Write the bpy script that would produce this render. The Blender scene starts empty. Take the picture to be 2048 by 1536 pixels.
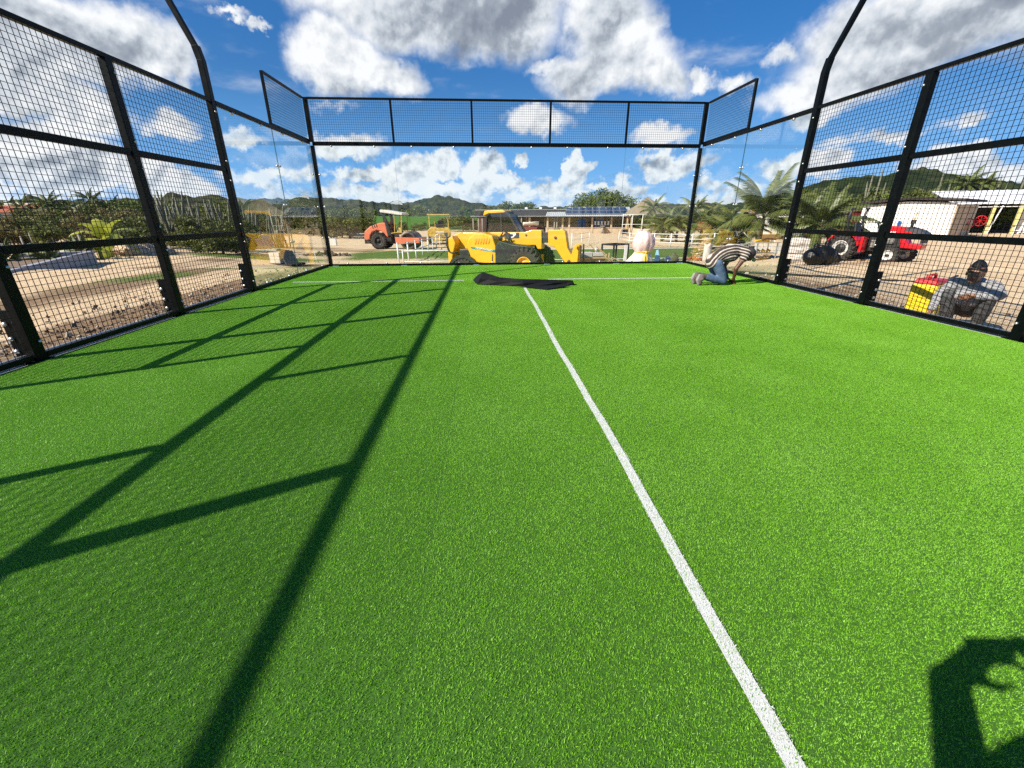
import bpy, math, random
import numpy as np
from mathutils import Vector, Matrix, Euler
random.seed(7); RNG=np.random.default_rng(7)
R=math.radians
SC=bpy.context.scene; COL=SC.collection
# ---------------------------------------------------------------- camera
cam=bpy.data.cameras.new('camera'); camo=bpy.data.objects.new('camera',cam); COL.objects.link(camo)
camo.location=(-.7327,-2.1468,1.2697); camo.rotation_euler=(1.1905,.0026,-.0611)
cam.sensor_width=36; cam.lens=14.782; cam.clip_start=.01; cam.clip_end=4000
SC.camera=camo
SC.view_settings.view_transform='Standard'; SC.view_settings.look='None'
SC.view_settings.exposure=0.62; SC.view_settings.gamma=1; SC.view_settings.use_curve_mapping=False
# ---------------------------------------------------------------- sun
SUNDIR=Vector((1.19,.655,-1)).normalized()
SUN_EL=math.asin(-SUNDIR.z)
sl=bpy.data.lights.new('sun','SUN'); sl.energy=4.9; sl.angle=R(.5); sl.color=(1,.92,.79)
so=bpy.data.objects.new('sun',sl); COL.objects.link(so)
so.rotation_euler=SUNDIR.to_track_quat('-Z','Y').to_euler()
so.location=(-40,-20,40)
# ---------------------------------------------------------------- sky
W=bpy.data.worlds.new('World'); SC.world=W; W.use_nodes=True
def make_sky():
    nt=W.node_tree; N=nt.nodes; L=nt.links; N.clear()
    def n(t,**k):
        x=N.new(t)
        for a,b in k.items(): setattr(x,a,b)
        return x
    def S(sock,v):
        if hasattr(v,'is_output') or isinstance(v,bpy.types.NodeSocket): L.new(v,sock)
        else: sock.default_value=v
    def M(op,a,b=0.,c=0.,clamp=False):
        x=n('ShaderNodeMath',operation=op,use_clamp=clamp); S(x.inputs[0],a); S(x.inputs[1],b)
        if op in('SMOOTH_MAX','SMOOTH_MIN','MULTIPLY_ADD'): S(x.inputs[2],c)
        return x.outputs[0]
    def VM(op,a,b=(0,0,0),s=1.):
        x=n('ShaderNodeVectorMath',operation=op); S(x.inputs[0],a)
        if op!='SCALE' and op!='LENGTH': S(x.inputs[1],b)
        if op=='SCALE': S(x.inputs[3],s)
        return x.outputs[1] if op in('LENGTH','DOT_PRODUCT') else x.outputs[0]
    def MR(v,a,b,c=0.,d=1.,t='SMOOTHSTEP'):
        x=n('ShaderNodeMapRange',interpolation_type=t); S(x.inputs[0],v); S(x.inputs[1],a); S(x.inputs[2],b); S(x.inputs[3],c); S(x.inputs[4],d)
        return x.outputs[0]
    def NZ(v,sc,det=6.,ro=.55,lac=2.,dist=0.):
        x=n('ShaderNodeTexNoise'); S(x.inputs['Vector'],v); x.inputs['Scale'].default_value=sc; x.inputs['Detail'].default_value=det
        x.inputs['Roughness'].default_value=ro; x.inputs['Lacunarity'].default_value=lac; x.inputs['Distortion'].default_value=dist
        return x
    def MIX(f,a,b):
        x=n('ShaderNodeMix',data_type='RGBA'); S(x.inputs[0],f); S(x.inputs[6],a); S(x.inputs[7],b); return x.outputs[2]
    D=n('ShaderNodeTexCoord').outputs['Generated']
    sky=n('ShaderNodeTexSky',sky_type='NISHITA'); sky.sun_disc=False
    sky.sun_elevation=SUN_EL; sky.sun_rotation=math.atan2(-SUNDIR.x,-SUNDIR.y)
    sky.air_density=1.0; sky.dust_density=.35; sky.ozone_density=2.6; sky.altitude=0
    hs=n('ShaderNodeHueSaturation'); hs.inputs['Saturation'].default_value=1.5; hs.inputs['Hue'].default_value=.515; hs.inputs['Value'].default_value=1.; L.new(sky.outputs[0],hs.inputs['Color'])
    skyc=VM('SCALE',hs.outputs[0],s=SKY_STRENGTH)
    sep=n('ShaderNodeSeparateXYZ'); L.new(D,sep.inputs[0]); Z=sep.outputs[2]
    # ragged edges: bend the direction by coloured noise before measuring the distance to the cloud centres
    wob=NZ(D,5.,7.,.6).outputs['Color']
    wob=VM('SUBTRACT',wob,(.5,.5,.5))
    wob2=NZ(D,24.,5.,.62).outputs['Color']; wob2=VM('SUBTRACT',wob2,(.5,.5,.5))
    def blobs(lst,Dd,k=.25):
        acc=None
        for (c,e,s,w) in lst:
            mp=n('ShaderNodeMapping',vector_type='TEXTURE'); L.new(Dd,mp.inputs[0])
            mp.inputs['Location'].default_value=c; mp.inputs['Rotation'].default_value=e; mp.inputs['Scale'].default_value=(s[0],1.,s[1])
            d=VM('LENGTH',mp.outputs[0])
            v=M('MULTIPLY_ADD',d,-w,w)
            acc=v if acc is None else M('SMOOTH_MAX',acc,v,k)
        return acc
    def frame(c):
        c=Vector(c).normalized(); x=c.cross(Vector((0,0,1))); x.normalize(); z=x.cross(c)
        return tuple(c), tuple(Matrix((x,c,z)).transposed().to_euler())
    def L2(lst): 
        o=[]
        for (c,sx,sz,w) in lst:
            a,b=frame(c); o.append((a,b,(sx,sz),w))
        return o
    Db=VM('ADD',D,VM('SCALE',wob,s=.15)); Db=VM('ADD',Db,VM('SCALE',wob2,s=.03))
    Ds=VM('ADD',D,VM('SCALE',wob,s=.12)); Ds=VM('ADD',Ds,VM('SCALE',wob2,s=.06))
    big=blobs(L2(CLOUDS_BIG),Db,.10)
    small=blobs(L2(CLOUDS_SMALL),Ds,.12)
    # horizon band of many small cumulus heads
    st=n('ShaderNodeMapping'); L.new(D,st.inputs[0]); st.inputs['Scale'].default_value=(1,1,1.5)
    nb=NZ(st.outputs[0],19.,8.,.58).outputs[0]
    band=M('ADD',M('MULTIPLY',MR(Z,.02,.155,1.,0.),.36),M('MULTIPLY',nb,1.)); band=M('SUBTRACT',band,.738)
    # scattered fair weather clouds over the whole dome
    pz=M('MAXIMUM',M('ADD',Z,.12),.06); pl=n('ShaderNodeCombineXYZ'); L.new(M('DIVIDE',sep.outputs[0],pz),pl.inputs[0]); L.new(M('DIVIDE',sep.outputs[1],pz),pl.inputs[1])
    ng=NZ(pl.outputs[0],1.35,8.,.58).outputs[0]
    gen=M('SUBTRACT',ng,.60)
    fine=M('SUBTRACT',NZ(D,9.,9.,.6).outputs[0],.5)
    fine2=M('SUBTRACT',NZ(D,3.6,8.,.56).outputs[0],.5)
    den=M('MAXIMUM',M('ADD',M('MULTIPLY',big,.55),M('MULTIPLY',fine2,.5)),M('ADD',M('MULTIPLY',small,.5),M('MULTIPLY',fine,.75)))
    den=M('SMOOTH_MAX',den,band,.03); 
    den2=M('MAXIMUM',den,M('MULTIPLY',gen,M('MULTIPLY',MR(Z,.10,.3),1.1)))
    mask=MR(den2,M('MULTIPLY',MR(Z,.05,.30),-.05),MR(Z,.05,.30,.15,.27))
    # relief: brighter where the cloud thickness falls off towards the sun
    LD=(-SUNDIR)
    up=(LD.x*.5,LD.y*.2,LD.z*.5+.45)
    def rel(sc,eps,det,ro):
        a=NZ(D,sc,det,ro).outputs[0]; b=NZ(VM('ADD',D,tuple(Vector(up)*eps)),sc,det,ro).outputs[0]
        return M('SUBTRACT',a,b)
    r1=rel(10.,.04,8.,.55); r2=rel(24.,.014,5.,.55); r0=rel(3.4,.09,7.,.62)
    low=MR(Z,.03,.24,1.,0.)
    relief=M('ADD',M('ADD',M('MULTIPLY',r1,1.35),M('MULTIPLY',r2,M('ADD',1.0,M('MULTIPLY',low,1.4)))),M('MULTIPLY',r0,.8))
    thick=MR(den2,.10,.75,0.,1.,'LINEAR')
    grey=blobs(L2(CLOUDS_GREY),Db)
    grey=M('MULTIPLY',MR(grey,-.1,.8),.37)
    lit=M('SUBTRACT',M('ADD',M('ADD',.92,relief),M('MULTIPLY',MR(Z,.02,.14),-.03)),M('MULTIPLY',thick,.12))
    lit=M('SUBTRACT',lit,grey); lit=MR(lit,.12,.95,0.,1.,'LINEAR')
    cc=n('ShaderNodeValToRGB'); cr=cc.color_ramp; cr.elements[0].position=0; cr.elements[0].color=(.23,.27,.34,1); cr.elements[1].position=1; cr.elements[1].color=(.93,.95,.97,1)
    e=cr.elements.new(.35); e.color=(.36,.41,.48,1); e=cr.elements.new(.68); e.color=(.66,.71,.77,1)
    L.new(lit,cc.inputs[0])
    ccs=VM('SCALE',cc.outputs[0],s=CLOUD_GAIN)
    skyc=MIX(MR(Z,.02,.26,.78,.22,'SMOOTHERSTEP'),skyc,(.10,.31,.68,1))
    col=MIX(mask,skyc,ccs)
    col=MIX(MR(Z,.0,.10,.30,0.),col,(.36,.52,.70,1))
    # thin aerial veil low down
    
    bg=n('ShaderNodeBackground'); L.new(col,bg.inputs[0]); bg.inputs[1].default_value=1.
    out=n('ShaderNodeOutputWorld'); L.new(bg.outputs[0],out.inputs[0])
TURF_COLS=((.125,.34,.013),(.235,.54,.024),(.36,.65,.12))
SKY_STRENGTH=.056; CLOUD_GAIN=.68
def pdir(px,py):
    'direction of sky seen at a photo pixel, as a world vector'
    d=camo.rotation_euler.to_matrix()@Vector(((px-1024)/840.9,(768-py)/840.9,-1)); d.normalize(); return d
def bl(px,py,rx,ry,w=1.):
    s=1/Vector(((px-1024)/840.9,(768-py)/840.9,1)).length/840.9
    return (pdir(px,py),rx*s*1.05,ry*s*1.05,w)
CLOUDS_BIG=[bl(830,20,260,75,1.2),bl(650,-40,150,80),bl(960,50,130,55),bl(1040,-20,120,110),bl(690,125,125,62,1.2),bl(610,110,55,45,.8),bl(790,155,60,40),bl(660,75,60,45,.9),
 bl(1215,55,90,95,1.2),bl(1190,-60,130,90),bl(1215,150,150,50,1.1),bl(1300,165,75,32,.9),bl(1270,105,50,50),
 bl(90,70,230,85,1.2),bl(240,90,115,70,1.1),bl(310,130,50,35,.8),bl(120,215,130,55,1.),bl(40,165,80,55,.9),bl(180,320,110,55,.9),bl(70,300,70,40,.8),bl(300,340,60,45,.7),
 bl(1900,40,270,100,1.2),bl(1760,120,170,75,1.1),bl(1640,185,110,45,1.),bl(2100,-60,330,180,1.1),bl(1700,40,70,60,.8),bl(-160,40,260,200,1.)]
CLOUDS_SMALL=[bl(490,265,60,18,.55),bl(550,335,100,20,.6),bl(690,212,45,12,.35),bl(690,300,75,26,.75),bl(1090,240,62,26,.7),bl(1330,268,80,18,.6),bl(1350,318,100,28,.75),bl(1590,330,80,24,.7),bl(1400,152,42,28,.9),bl(1470,152,38,24,.7),bl(1095,130,50,22,.7),
 bl(840,345,60,40,1.),bl(900,330,52,34,1.1),bl(965,348,50,34,1.),bl(790,355,60,30,.9),bl(1050,325,18,16,.8),bl(1150,325,27,22,1.2),bl(1138,358,24,24,.8),bl(1000,375,110,20,.8),bl(860,380,160,20,.9),bl(1220,372,70,14,.7),bl(715,350,50,20,.9),
 bl(330,238,50,22,.6),bl(350,365,70,30,.7),bl(70,350,110,36,.7),bl(1780,275,90,14,.35),bl(1960,240,40,14,.4),bl(1980,335,110,34,.8),bl(455,35,40,12,.8),bl(505,55,30,8,.6),bl(1590,85,40,16,.4)]
CLOUDS_GREY=[bl(930,20,240,95,1.3),bl(800,60,110,50,.9),bl(1010,80,90,60,1.),bl(1215,165,140,55,1.),bl(1190,110,40,40,.8),bl(1960,80,300,120,1.4),bl(1780,130,150,60,.9),bl(110,85,190,50,1.1),bl(700,185,120,30,.9),bl(1640,215,90,25,.6),bl(180,350,120,30,.6),bl(-200,0,260,200,1.)]
make_sky()
SC.render.engine='CYCLES'
W.cycles.sampling_method='MANUAL'; W.cycles.sample_map_resolution=512
SC.cycles.use_denoising=False
try: SC.cycles.denoiser='OPENIMAGEDENOISE'; SC.cycles.denoising_prefilter='ACCURATE'
except Exception: pass
SC.cycles.transparent_max_bounces=24; SC.cycles.max_bounces=8
# ---------------------------------------------------------------- helpers
def tag(o,label=None,cat=None,group=None,kind=None):
    for k,v in (('label',label),('category',cat),('group',group),('kind',kind)):
        if v: o[k]=v
    return o
def empty(name,loc,rz=0,label=None,cat=None,group=None):
    o=bpy.data.objects.new(name,None); COL.objects.link(o); o.location=loc; o.rotation_euler=(0,0,rz); o.empty_display_size=.2
    return tag(o,label,cat,group)
def link(name,me,parent=None):
    o=bpy.data.objects.new(name,me); COL.objects.link(o); o.parent=parent; return o
def copy_tree(o,parent=None,shift=None):
    c=o.copy(); COL.objects.link(c); c.parent=parent
    for ch in o.children: copy_tree(ch,c)
    return c
class MB:
    def __init__(s): s.v=[]; s.f=[]; s.m=[]; s.mi=0; s.T=Matrix.Identity(4); s.smooth=[]; s.sm=False
    def add(s,vs,fs):
        b=len(s.v); T=s.T
        s.v+= [tuple(T@Vector(v)) for v in vs]
        for f in fs: s.f.append(tuple(b+i for i in f)); s.m.append(s.mi); s.smooth.append(s.sm)
        return s
    def box(s,c,d,rot=None,taper=1.):
        x,y,z=d[0]/2,d[1]/2,d[2]/2; t=taper
        vs=[(-x,-y,-z),(x,-y,-z),(x,y,-z),(-x,y,-z),(-x*t,-y*t,z),(x*t,-y*t,z),(x*t,y*t,z),(-x*t,y*t,z)]
        if rot is not None:
            m=Euler(rot).to_matrix() if not isinstance(rot,Matrix) else rot
            vs=[m@Vector(v) for v in vs]
        vs=[(v[0]+c[0],v[1]+c[1],v[2]+c[2]) for v in vs]
        return s.add(vs,[(0,3,2,1),(4,5,6,7),(0,1,5,4),(1,2,6,5),(2,3,7,6),(3,0,4,7)])
    def bar(s,p,q,w,h=None,up=(0,0,1)):
        p=Vector(p);q=Vector(q);h=h or w; a=(q-p).normalized(); u=Vector(up)
        if abs(a.dot(u))>.99: u=Vector((0,1,0))
        r=a.cross(u).normalized(); u=r.cross(a)
        vs=[]
        for e in (p,q):
            for i,j in ((-1,-1),(1,-1),(1,1),(-1,1)): vs.append(e+r*(i*w/2)+u*(j*h/2))
        return s.add(vs,[(0,3,2,1),(4,5,6,7),(0,1,5,4),(1,2,6,5),(2,3,7,6),(3,0,4,7)])
    def tube(s,pts,r,n=8,cap=True):
        pts=[Vector(p) for p in pts]; rs=r if isinstance(r,(list,tuple)) else [r]*len(pts)
        vs=[];fs=[]; a0=None
        for i,p in enumerate(pts):
            a=(pts[min(i+1,len(pts)-1)]-pts[max(i-1,0)]).normalized()
            if a0 is None:
                u=Vector((0,0,1)) if abs(a.z)<.95 else Vector((1,0,0)); x=a.cross(u).normalized()
            else: x=(x-a*x.dot(a)).normalized()
            a0=a; y=a.cross(x)
            for k in range(n):
                t=2*math.pi*k/n; vs.append(p+(x*math.cos(t)+y*math.sin(t))*rs[i])
        for i in range(len(pts)-1):
            for k in range(n):
                k2=(k+1)%n; fs.append((i*n+k,i*n+k2,(i+1)*n+k2,(i+1)*n+k))
        if cap: fs.append(tuple(range(n-1,-1,-1))); fs.append(tuple(range((len(pts)-1)*n,len(pts)*n)))
        o=s.sm; s.sm=True; s.add(vs,fs); s.sm=o
        if cap: s.smooth[-1]=s.smooth[-2]=False
        return s
    def prism(s,prof,a,b,axis='y',bev=0):
        'profile of 2D points (x,z) swept from a to b along y (or (y,z) along x, (x,y) along z)'
        def P(p,t):
            return (p[0],t,p[1]) if axis=='y' else ((t,p[0],p[1]) if axis=='x' else (p[0],p[1],t))
        n=len(prof)
        if bev:
            cx=sum(p[0] for p in prof)/n; cy=sum(p[1] for p in prof)/n
            ins=[]
            for i,p in enumerate(prof):
                q0=Vector(prof[i-1]);q1=Vector(p);q2=Vector(prof[(i+1)%n])
                d=((q0-q1).normalized()+(q2-q1).normalized()); 
                e=Vector((cx,cy))-q1; d=d if d.length>.05 else e; d.normalize()
                if d.dot(e)<0 and (q0-q1).normalized().dot((q2-q1).normalized())<-.3: d=-d
                ins.append(tuple(q1+d*bev))
            sg=1 if b>a else -1
            rings=[(ins,a),(prof,a+sg*bev),(prof,b-sg*bev),(ins,b)]
        else: rings=[(prof,a),(prof,b)]
        vs=[P(p,t) for pr,t in rings for p in pr]; fs=[]
        for i in range(len(rings)-1):
            for k in range(n):
                k2=(k+1)%n; fs.append((i*n+k,(i+1)*n+k,(i+1)*n+k2,i*n+k2))
        fs.append(tuple(range(n))); fs.append(tuple(range((len(rings)-1)*n+n-1,(len(rings)-1)*n-1,-1)))
        return s.add(vs,fs)
    def lathe(s,prof,c=(0,0,0),axis='z',n=24):
        'profile of (radius, height)'
        vs=[];fs=[];m=len(prof)
        for k in range(n):
            t=2*math.pi*k/n; ct,st=math.cos(t),math.sin(t)
            for r,h in prof:
                q={'z':(r*ct,r*st,h),'y':(r*ct,h,r*st),'x':(h,r*ct,r*st)}[axis]
                vs.append((q[0]+c[0],q[1]+c[1],q[2]+c[2]))
        for k in range(n):
            k2=(k+1)%n
            for i in range(m-1): fs.append((k*m+i,k2*m+i,k2*m+i+1,k*m+i+1))
        o=s.sm; s.sm=True; s.add(vs,fs); s.sm=o; return s
    def ball(s,c,r,n=10,m=7,rot=None,noise=0.):
        r=(r,r,r) if not isinstance(r,(tuple,list)) else r
        vs=[];fs=[]
        M3=Euler(rot).to_matrix() if rot else None
        for i in range(m+1):
            p=math.pi*i/m
            for k in range(n):
                t=2*math.pi*k/n; q=Vector((r[0]*math.sin(p)*math.cos(t),r[1]*math.sin(p)*math.sin(t),r[2]*math.cos(p)))
                if noise: q*=1+random.uniform(-noise,noise)
                if M3: q=M3@q
                vs.append((q.x+c[0],q.y+c[1],q.z+c[2]))
        for i in range(m):
            for k in range(n):
                k2=(k+1)%n; fs.append((i*n+k,(i+1)*n+k,(i+1)*n+k2,i*n+k2))
        o=s.sm; s.sm=True; s.add(vs,fs); s.sm=o; return s
    def mesh(s,name,mats):
        me=bpy.data.meshes.new(name); me.from_pydata(s.v,[],s.f)
        mats=mats if isinstance(mats,(list,tuple)) else [mats]
        for m in mats: me.materials.append(m)
        me.polygons.foreach_set('material_index',s.m); me.polygons.foreach_set('use_smooth',s.smooth); me.update(); return me
    def build(s,name,mats,parent=None):
        return link(name,s.mesh(name,mats),parent)
def bevel(o,w=.01,seg=2,ang=40):
    b=o.modifiers.new('bevel','BEVEL'); b.width=w; b.segments=seg; b.limit_method='ANGLE'; b.angle_limit=R(ang); return o
MATS={}
def mat(name,col,rough=.6,metal=0.,var=.12,scale=6.,bump=0.,bscale=60.,spec=.5,col2=None,coat=0.,sss=0.,detail=5.,world=False,trans=0.):
    'principled material whose base colour wanders between two tones by noise'
    if name in MATS: return MATS[name]
    m=bpy.data.materials.new(name); m.use_nodes=True; nt=m.node_tree; N=nt.nodes; L=nt.links
    b=N['Principled BSDF']; b.inputs['Roughness'].default_value=rough; b.inputs['Metallic'].default_value=metal; b.inputs['Specular IOR Level'].default_value=spec
    if coat: b.inputs['Coat Weight'].default_value=coat; b.inputs['Coat Roughness'].default_value=.08
    if trans: b.inputs['Transmission Weight'].default_value=trans
    tc=N.new('ShaderNodeTexCoord')
    if world:
        g=N.new('ShaderNodeNewGeometry'); vec=g.outputs['Position']
    else: vec=tc.outputs['Object']
    nz=N.new('ShaderNodeTexNoise'); nz.inputs['Scale'].default_value=scale; nz.inputs['Detail'].default_value=detail; nz.inputs['Roughness'].default_value=.65; L.new(vec,nz.inputs['Vector'])
    rp=N.new('ShaderNodeValToRGB'); rp.color_ramp.elements[0].position=.3; rp.color_ramp.elements[1].position=.72
    c2=col2 if col2 else tuple(c*(1-var*2) for c in col); c1=col if col2 else tuple(min(1,c*(1+var)) for c in col)
    rp.color_ramp.elements[0].color=(*c2,1); rp.color_ramp.elements[1].color=(*c1,1)
    L.new(nz.outputs[0],rp.inputs[0]); L.new(rp.outputs[0],b.inputs['Base Color'])
    mr=N.new('ShaderNodeMapRange'); mr.inputs[3].default_value=max(0,rough-.12); mr.inputs[4].default_value=min(1,rough+.12); L.new(nz.outputs[0],mr.inputs[0]); L.new(mr.outputs[0],b.inputs['Roughness'])
    if bump:
        n2=N.new('ShaderNodeTexNoise'); n2.inputs['Scale'].default_value=bscale; n2.inputs['Detail'].default_value=4; L.new(vec,n2.inputs['Vector'])
        bp=N.new('ShaderNodeBump'); bp.inputs['Strength'].default_value=bump; bp.inputs['Distance'].default_value=.01; L.new(n2.outputs[0],bp.inputs['Height']); L.new(bp.outputs[0],b.inputs['Normal'])
    MATS[name]=m; return m
def sstep(a,b,x):
    t=np.clip((x-a)/(b-a),0,1); return t*t*(3-2*t)
def terr(x,y):
    'height of the ground'
    x=np.asarray(x,float); y=np.asarray(y,float)
    u=x/np.maximum(y+2.15,.5)
    A=1-.5*sstep(.45,.8,u)-.55*sstep(.35,.75,-u)
    return -.1-A*(1.0*sstep(10.2,15.,y)+.8*sstep(16,55,y))-.15*sstep(5.1,5.7,x)*(1-sstep(9,12,y))-.27*np.exp(-((x+1.2)/1.2)**2-((y-15.2)/1.2)**2)
CAM=Vector(camo.location); CR=camo.rotation_euler.to_matrix()
def at(px,py,z=None,y=None,depth=None):
    'world point seen at a photo pixel: on the ground, at a height, at a world y, or at a depth'
    d=CR@Vector(((px-1024)/840.9,(768-py)/840.9,-1))
    if depth is not None: return CAM+d*depth
    if y is not None: return CAM+d*((y-CAM.y)/d.y)
    if z is not None: return CAM+d*((z-CAM.z)/d.z)
    t=1.;p=1.
    while t<3000:
        q=CAM+d*t
        if q.z<float(terr(q.x,q.y)):
            for _ in range(30):
                m=(p+t)/2; q=CAM+d*m
                if q.z<float(terr(q.x,q.y)): t=m
                else: p=m
            return CAM+d*t
        p=t; t*=1.02
    return CAM+d*3000
def gz(x,y): return float(terr(x,y))
def noise2(x,y,seed=0,oct=4,f=1.):
    'cheap value noise'
    r=np.random.default_rng(seed); P=r.random((256,256)); o=0; a=1; tot=0
    x=np.asarray(x,float);y=np.asarray(y,float)
    for k in range(oct):
        X=x*f+17.3*k;Y=y*f+9.1*k; i=np.floor(X).astype(int);j=np.floor(Y).astype(int); u=X-i;v=Y-j; u=u*u*(3-2*u);v=v*v*(3-2*v)
        g=lambda a,b:P[a&255,b&255]
        o=o+a*((g(i,j)*(1-u)+g(i+1,j)*u)*(1-v)+(g(i,j+1)*(1-u)+g(i+1,j+1)*u)*v); tot+=a; a*=.5; f*=2
    return o/tot
# ================================================================ ground, hills, court
def grid_mesh(name,xs,ys,zf,mats,attrs=None):
    X,Y=np.meshgrid(xs,ys); Z=zf(X,Y); nx,ny=len(xs),len(ys)
    v=np.stack([X,Y,Z],-1).reshape(-1,3)
    i=np.arange(nx*ny).reshape(ny,nx)
    f=np.stack([i[:-1,:-1],i[:-1,1:],i[1:,1:],i[1:,:-1]],-1).reshape(-1,4)
    me=bpy.data.meshes.new(name); me.vertices.add(len(v)); me.vertices.foreach_set('co',v.ravel())
    me.loops.add(f.size); me.loops.foreach_set('vertex_index',f.ravel()); me.polygons.add(len(f)); me.polygons.foreach_set('loop_start',np.arange(0,f.size,4)); me.polygons.foreach_set('loop_total',np.full(len(f),4))
    me.polygons.foreach_set('use_smooth',np.ones(len(f),bool)); me.update(); me.validate()
    for k,fn in (attrs or {}).items():
        a=me.attributes.new(k,'FLOAT','POINT'); a.data.foreach_set('value',np.clip(fn(X,Y),0,1).ravel().astype(np.float32))
    me.materials.append(mats); return me
def axis(lo,hi,c0,c1,d,g=1.12,mx=25):
    a=list(np.arange(c0,c1,d)); s=d; x=c0
    while x>lo: s=min(s*g,mx); x-=s; a.insert(0,x)
    s=d; x=a[-1]
    while x<hi: s=min(s*g,mx); x+=s; a.append(x)
    return np.array(a)
def gauss(X,Y,cx,cy,rx,ry): return np.exp(-((X-cx)/rx)**2-((Y-cy)/ry)**2)
def grass_w(X,Y):
    n=noise2(X,Y,3,5,.28); m=noise2(X,Y,9,4,.9)
    lawn=np.maximum.reduce([gauss(X,Y,4,29,10,9),gauss(X,Y,13,31,9,7),gauss(X,Y,-7,31,4,7)*.9,gauss(X,Y,17,37,5,5)*.8,gauss(X,Y,-14,24,4,2.5)*.8,gauss(X,Y,-8.6,12.2,1.6,1.2)*.8,gauss(X,Y,-9,9,1.2,1.5)*.5,gauss(X,Y,-3,20,5,3)*.7])
    far=sstep(75,130,Y)*.9+sstep(30,45,np.abs(X)-Y*.55)*.7
    return np.maximum(lawn*1.7,far)*.95+ (n-.5)*.8+(m-.5)*.5-.12
def brown_w(X,Y):
    n=noise2(X,Y,21,5,.35); t=noise2(X*.9,Y*.06,33,4,.9)
    road=gauss(X,0*Y,-9.,0,3.2,1)*(Y<22)
    edge=np.where(X<0,np.exp(-((np.abs(X)-5.6)/1.0)**2),1.1*np.exp(-((X-6.)/1.9)**2))*(Y<11)+.55*gauss(X,Y,11,11.5,2.5,1.2)+.5*gauss(X,Y,16,24,6,1.3)
    dark=gauss(X,Y,-13.6,10,1.,14)*.6+gauss(X,Y,-16,40,12,8)*.5
    return road*(t-.38)*4.0+edge*.85+dark+(n-.55)*1.3
def ground_mat():
    m=bpy.data.materials.new('ground'); m.use_nodes=True; nt=m.node_tree; N=nt.nodes; L=nt.links; b=N['Principled BSDF']; b.inputs['Roughness'].default_value=.95; b.inputs['Specular IOR Level'].default_value=.15
    g=N.new('ShaderNodeNewGeometry')
    def nz(s,d=6,r=.6):
        x=N.new('ShaderNodeTexNoise'); x.inputs['Scale'].default_value=s; x.inputs['Detail'].default_value=d; x.inputs['Roughness'].default_value=r; L.new(g.outputs['Position'],x.inputs['Vector']); return x.outputs[0]
    def ramp(v,*st):
        x=N.new('ShaderNodeValToRGB'); L.new(v,x.inputs[0]); e=x.color_ramp.elements
        e[0].position=st[0][0]; e[0].color=(*st[0][1],1); e[1].position=st[-1][0]; e[1].color=(*st[-1][1],1)
        for p,c in st[1:-1]: q=e.new(p); q.color=(*c,1)
        return x.outputs[0]
    def at_(n):
        x=N.new('ShaderNodeAttribute'); x.attribute_name=n; return x.outputs['Fac']
    def mx(f,a,c):
        x=N.new('ShaderNodeMix'); x.data_type='RGBA'; L.new(f,x.inputs[0]); L.new(a,x.inputs[6]); L.new(c,x.inputs[7]); return x.outputs[2]
    def ma(op,a,c):
        x=N.new('ShaderNodeMath'); x.operation=op
        for i,v in enumerate((a,c)):
            if isinstance(v,(int,float)): x.inputs[i].default_value=v
            else: L.new(v,x.inputs[i])
        return x.outputs[0]
    def ss(v,a,c):
        x=N.new('ShaderNodeMapRange'); x.interpolation_type='SMOOTHSTEP'; L.new(v,x.inputs[0]); x.inputs[1].default_value=a; x.inputs[2].default_value=c; return x.outputs[0]
    fine=nz(9,8,.7); mid=nz(1.3,7,.65); peb=nz(38,3,.6)
    sand=ramp(ma('ADD',ma('MULTIPLY',fine,.6),ma('MULTIPLY',mid,.4)),(.3,(.44,.30,.165)),(.5,(.68,.50,.30)),(.7,(.82,.67,.46)))
    brown=ramp(fine,(.3,(.15,.095,.055)),(.55,(.30,.20,.115)),(.75,(.46,.35,.23)))
    grass=ramp(ma('ADD',ma('MULTIPLY',peb,.5),ma('MULTIPLY',fine,.5)),(.3,(.05,.085,.018)),(.52,(.11,.17,.03)),(.72,(.24,.26,.08)))
    c=mx(ss(ma('ADD',at_('brown'),ma('MULTIPLY',ma('SUBTRACT',fine,.5),.9)),.35,.75),sand,brown)
    c=mx(ss(ma('ADD',at_('grass'),ma('MULTIPLY',ma('SUBTRACT',fine,.5),1.4)),.3,.62),c,grass)
    L.new(c,b.inputs['Base Color'])
    bp=N.new('ShaderNodeBump'); bp.inputs['Strength'].default_value=.8; bp.inputs['Distance'].default_value=.04; L.new(ma('ADD',fine,ma('MULTIPLY',peb,.4)),bp.inputs['Height']); L.new(bp.outputs[0],b.inputs['Normal'])
    return m
GM=ground_mat()
def gzf(X,Y):
    inside=(np.abs(X)<5.3)&(Y<10.3)&(Y>-9)
    bump=(noise2(X,Y,5,4,.5)-.5)*.10+(noise2(X,Y,6,3,2.2)-.5)*.05
    return terr(X,Y)+np.where(inside,-.08,bump*np.clip((np.maximum(np.abs(X)-5.2,Y-10.2))*.8,0.15,1))
gr=link('ground',grid_mesh('ground',axis(-900,900,-26,30,.3),axis(-700,1500,-4,48,.3),gzf,GM,{'grass':grass_w,'brown':brown_w})); gr['kind']='structure'
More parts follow.
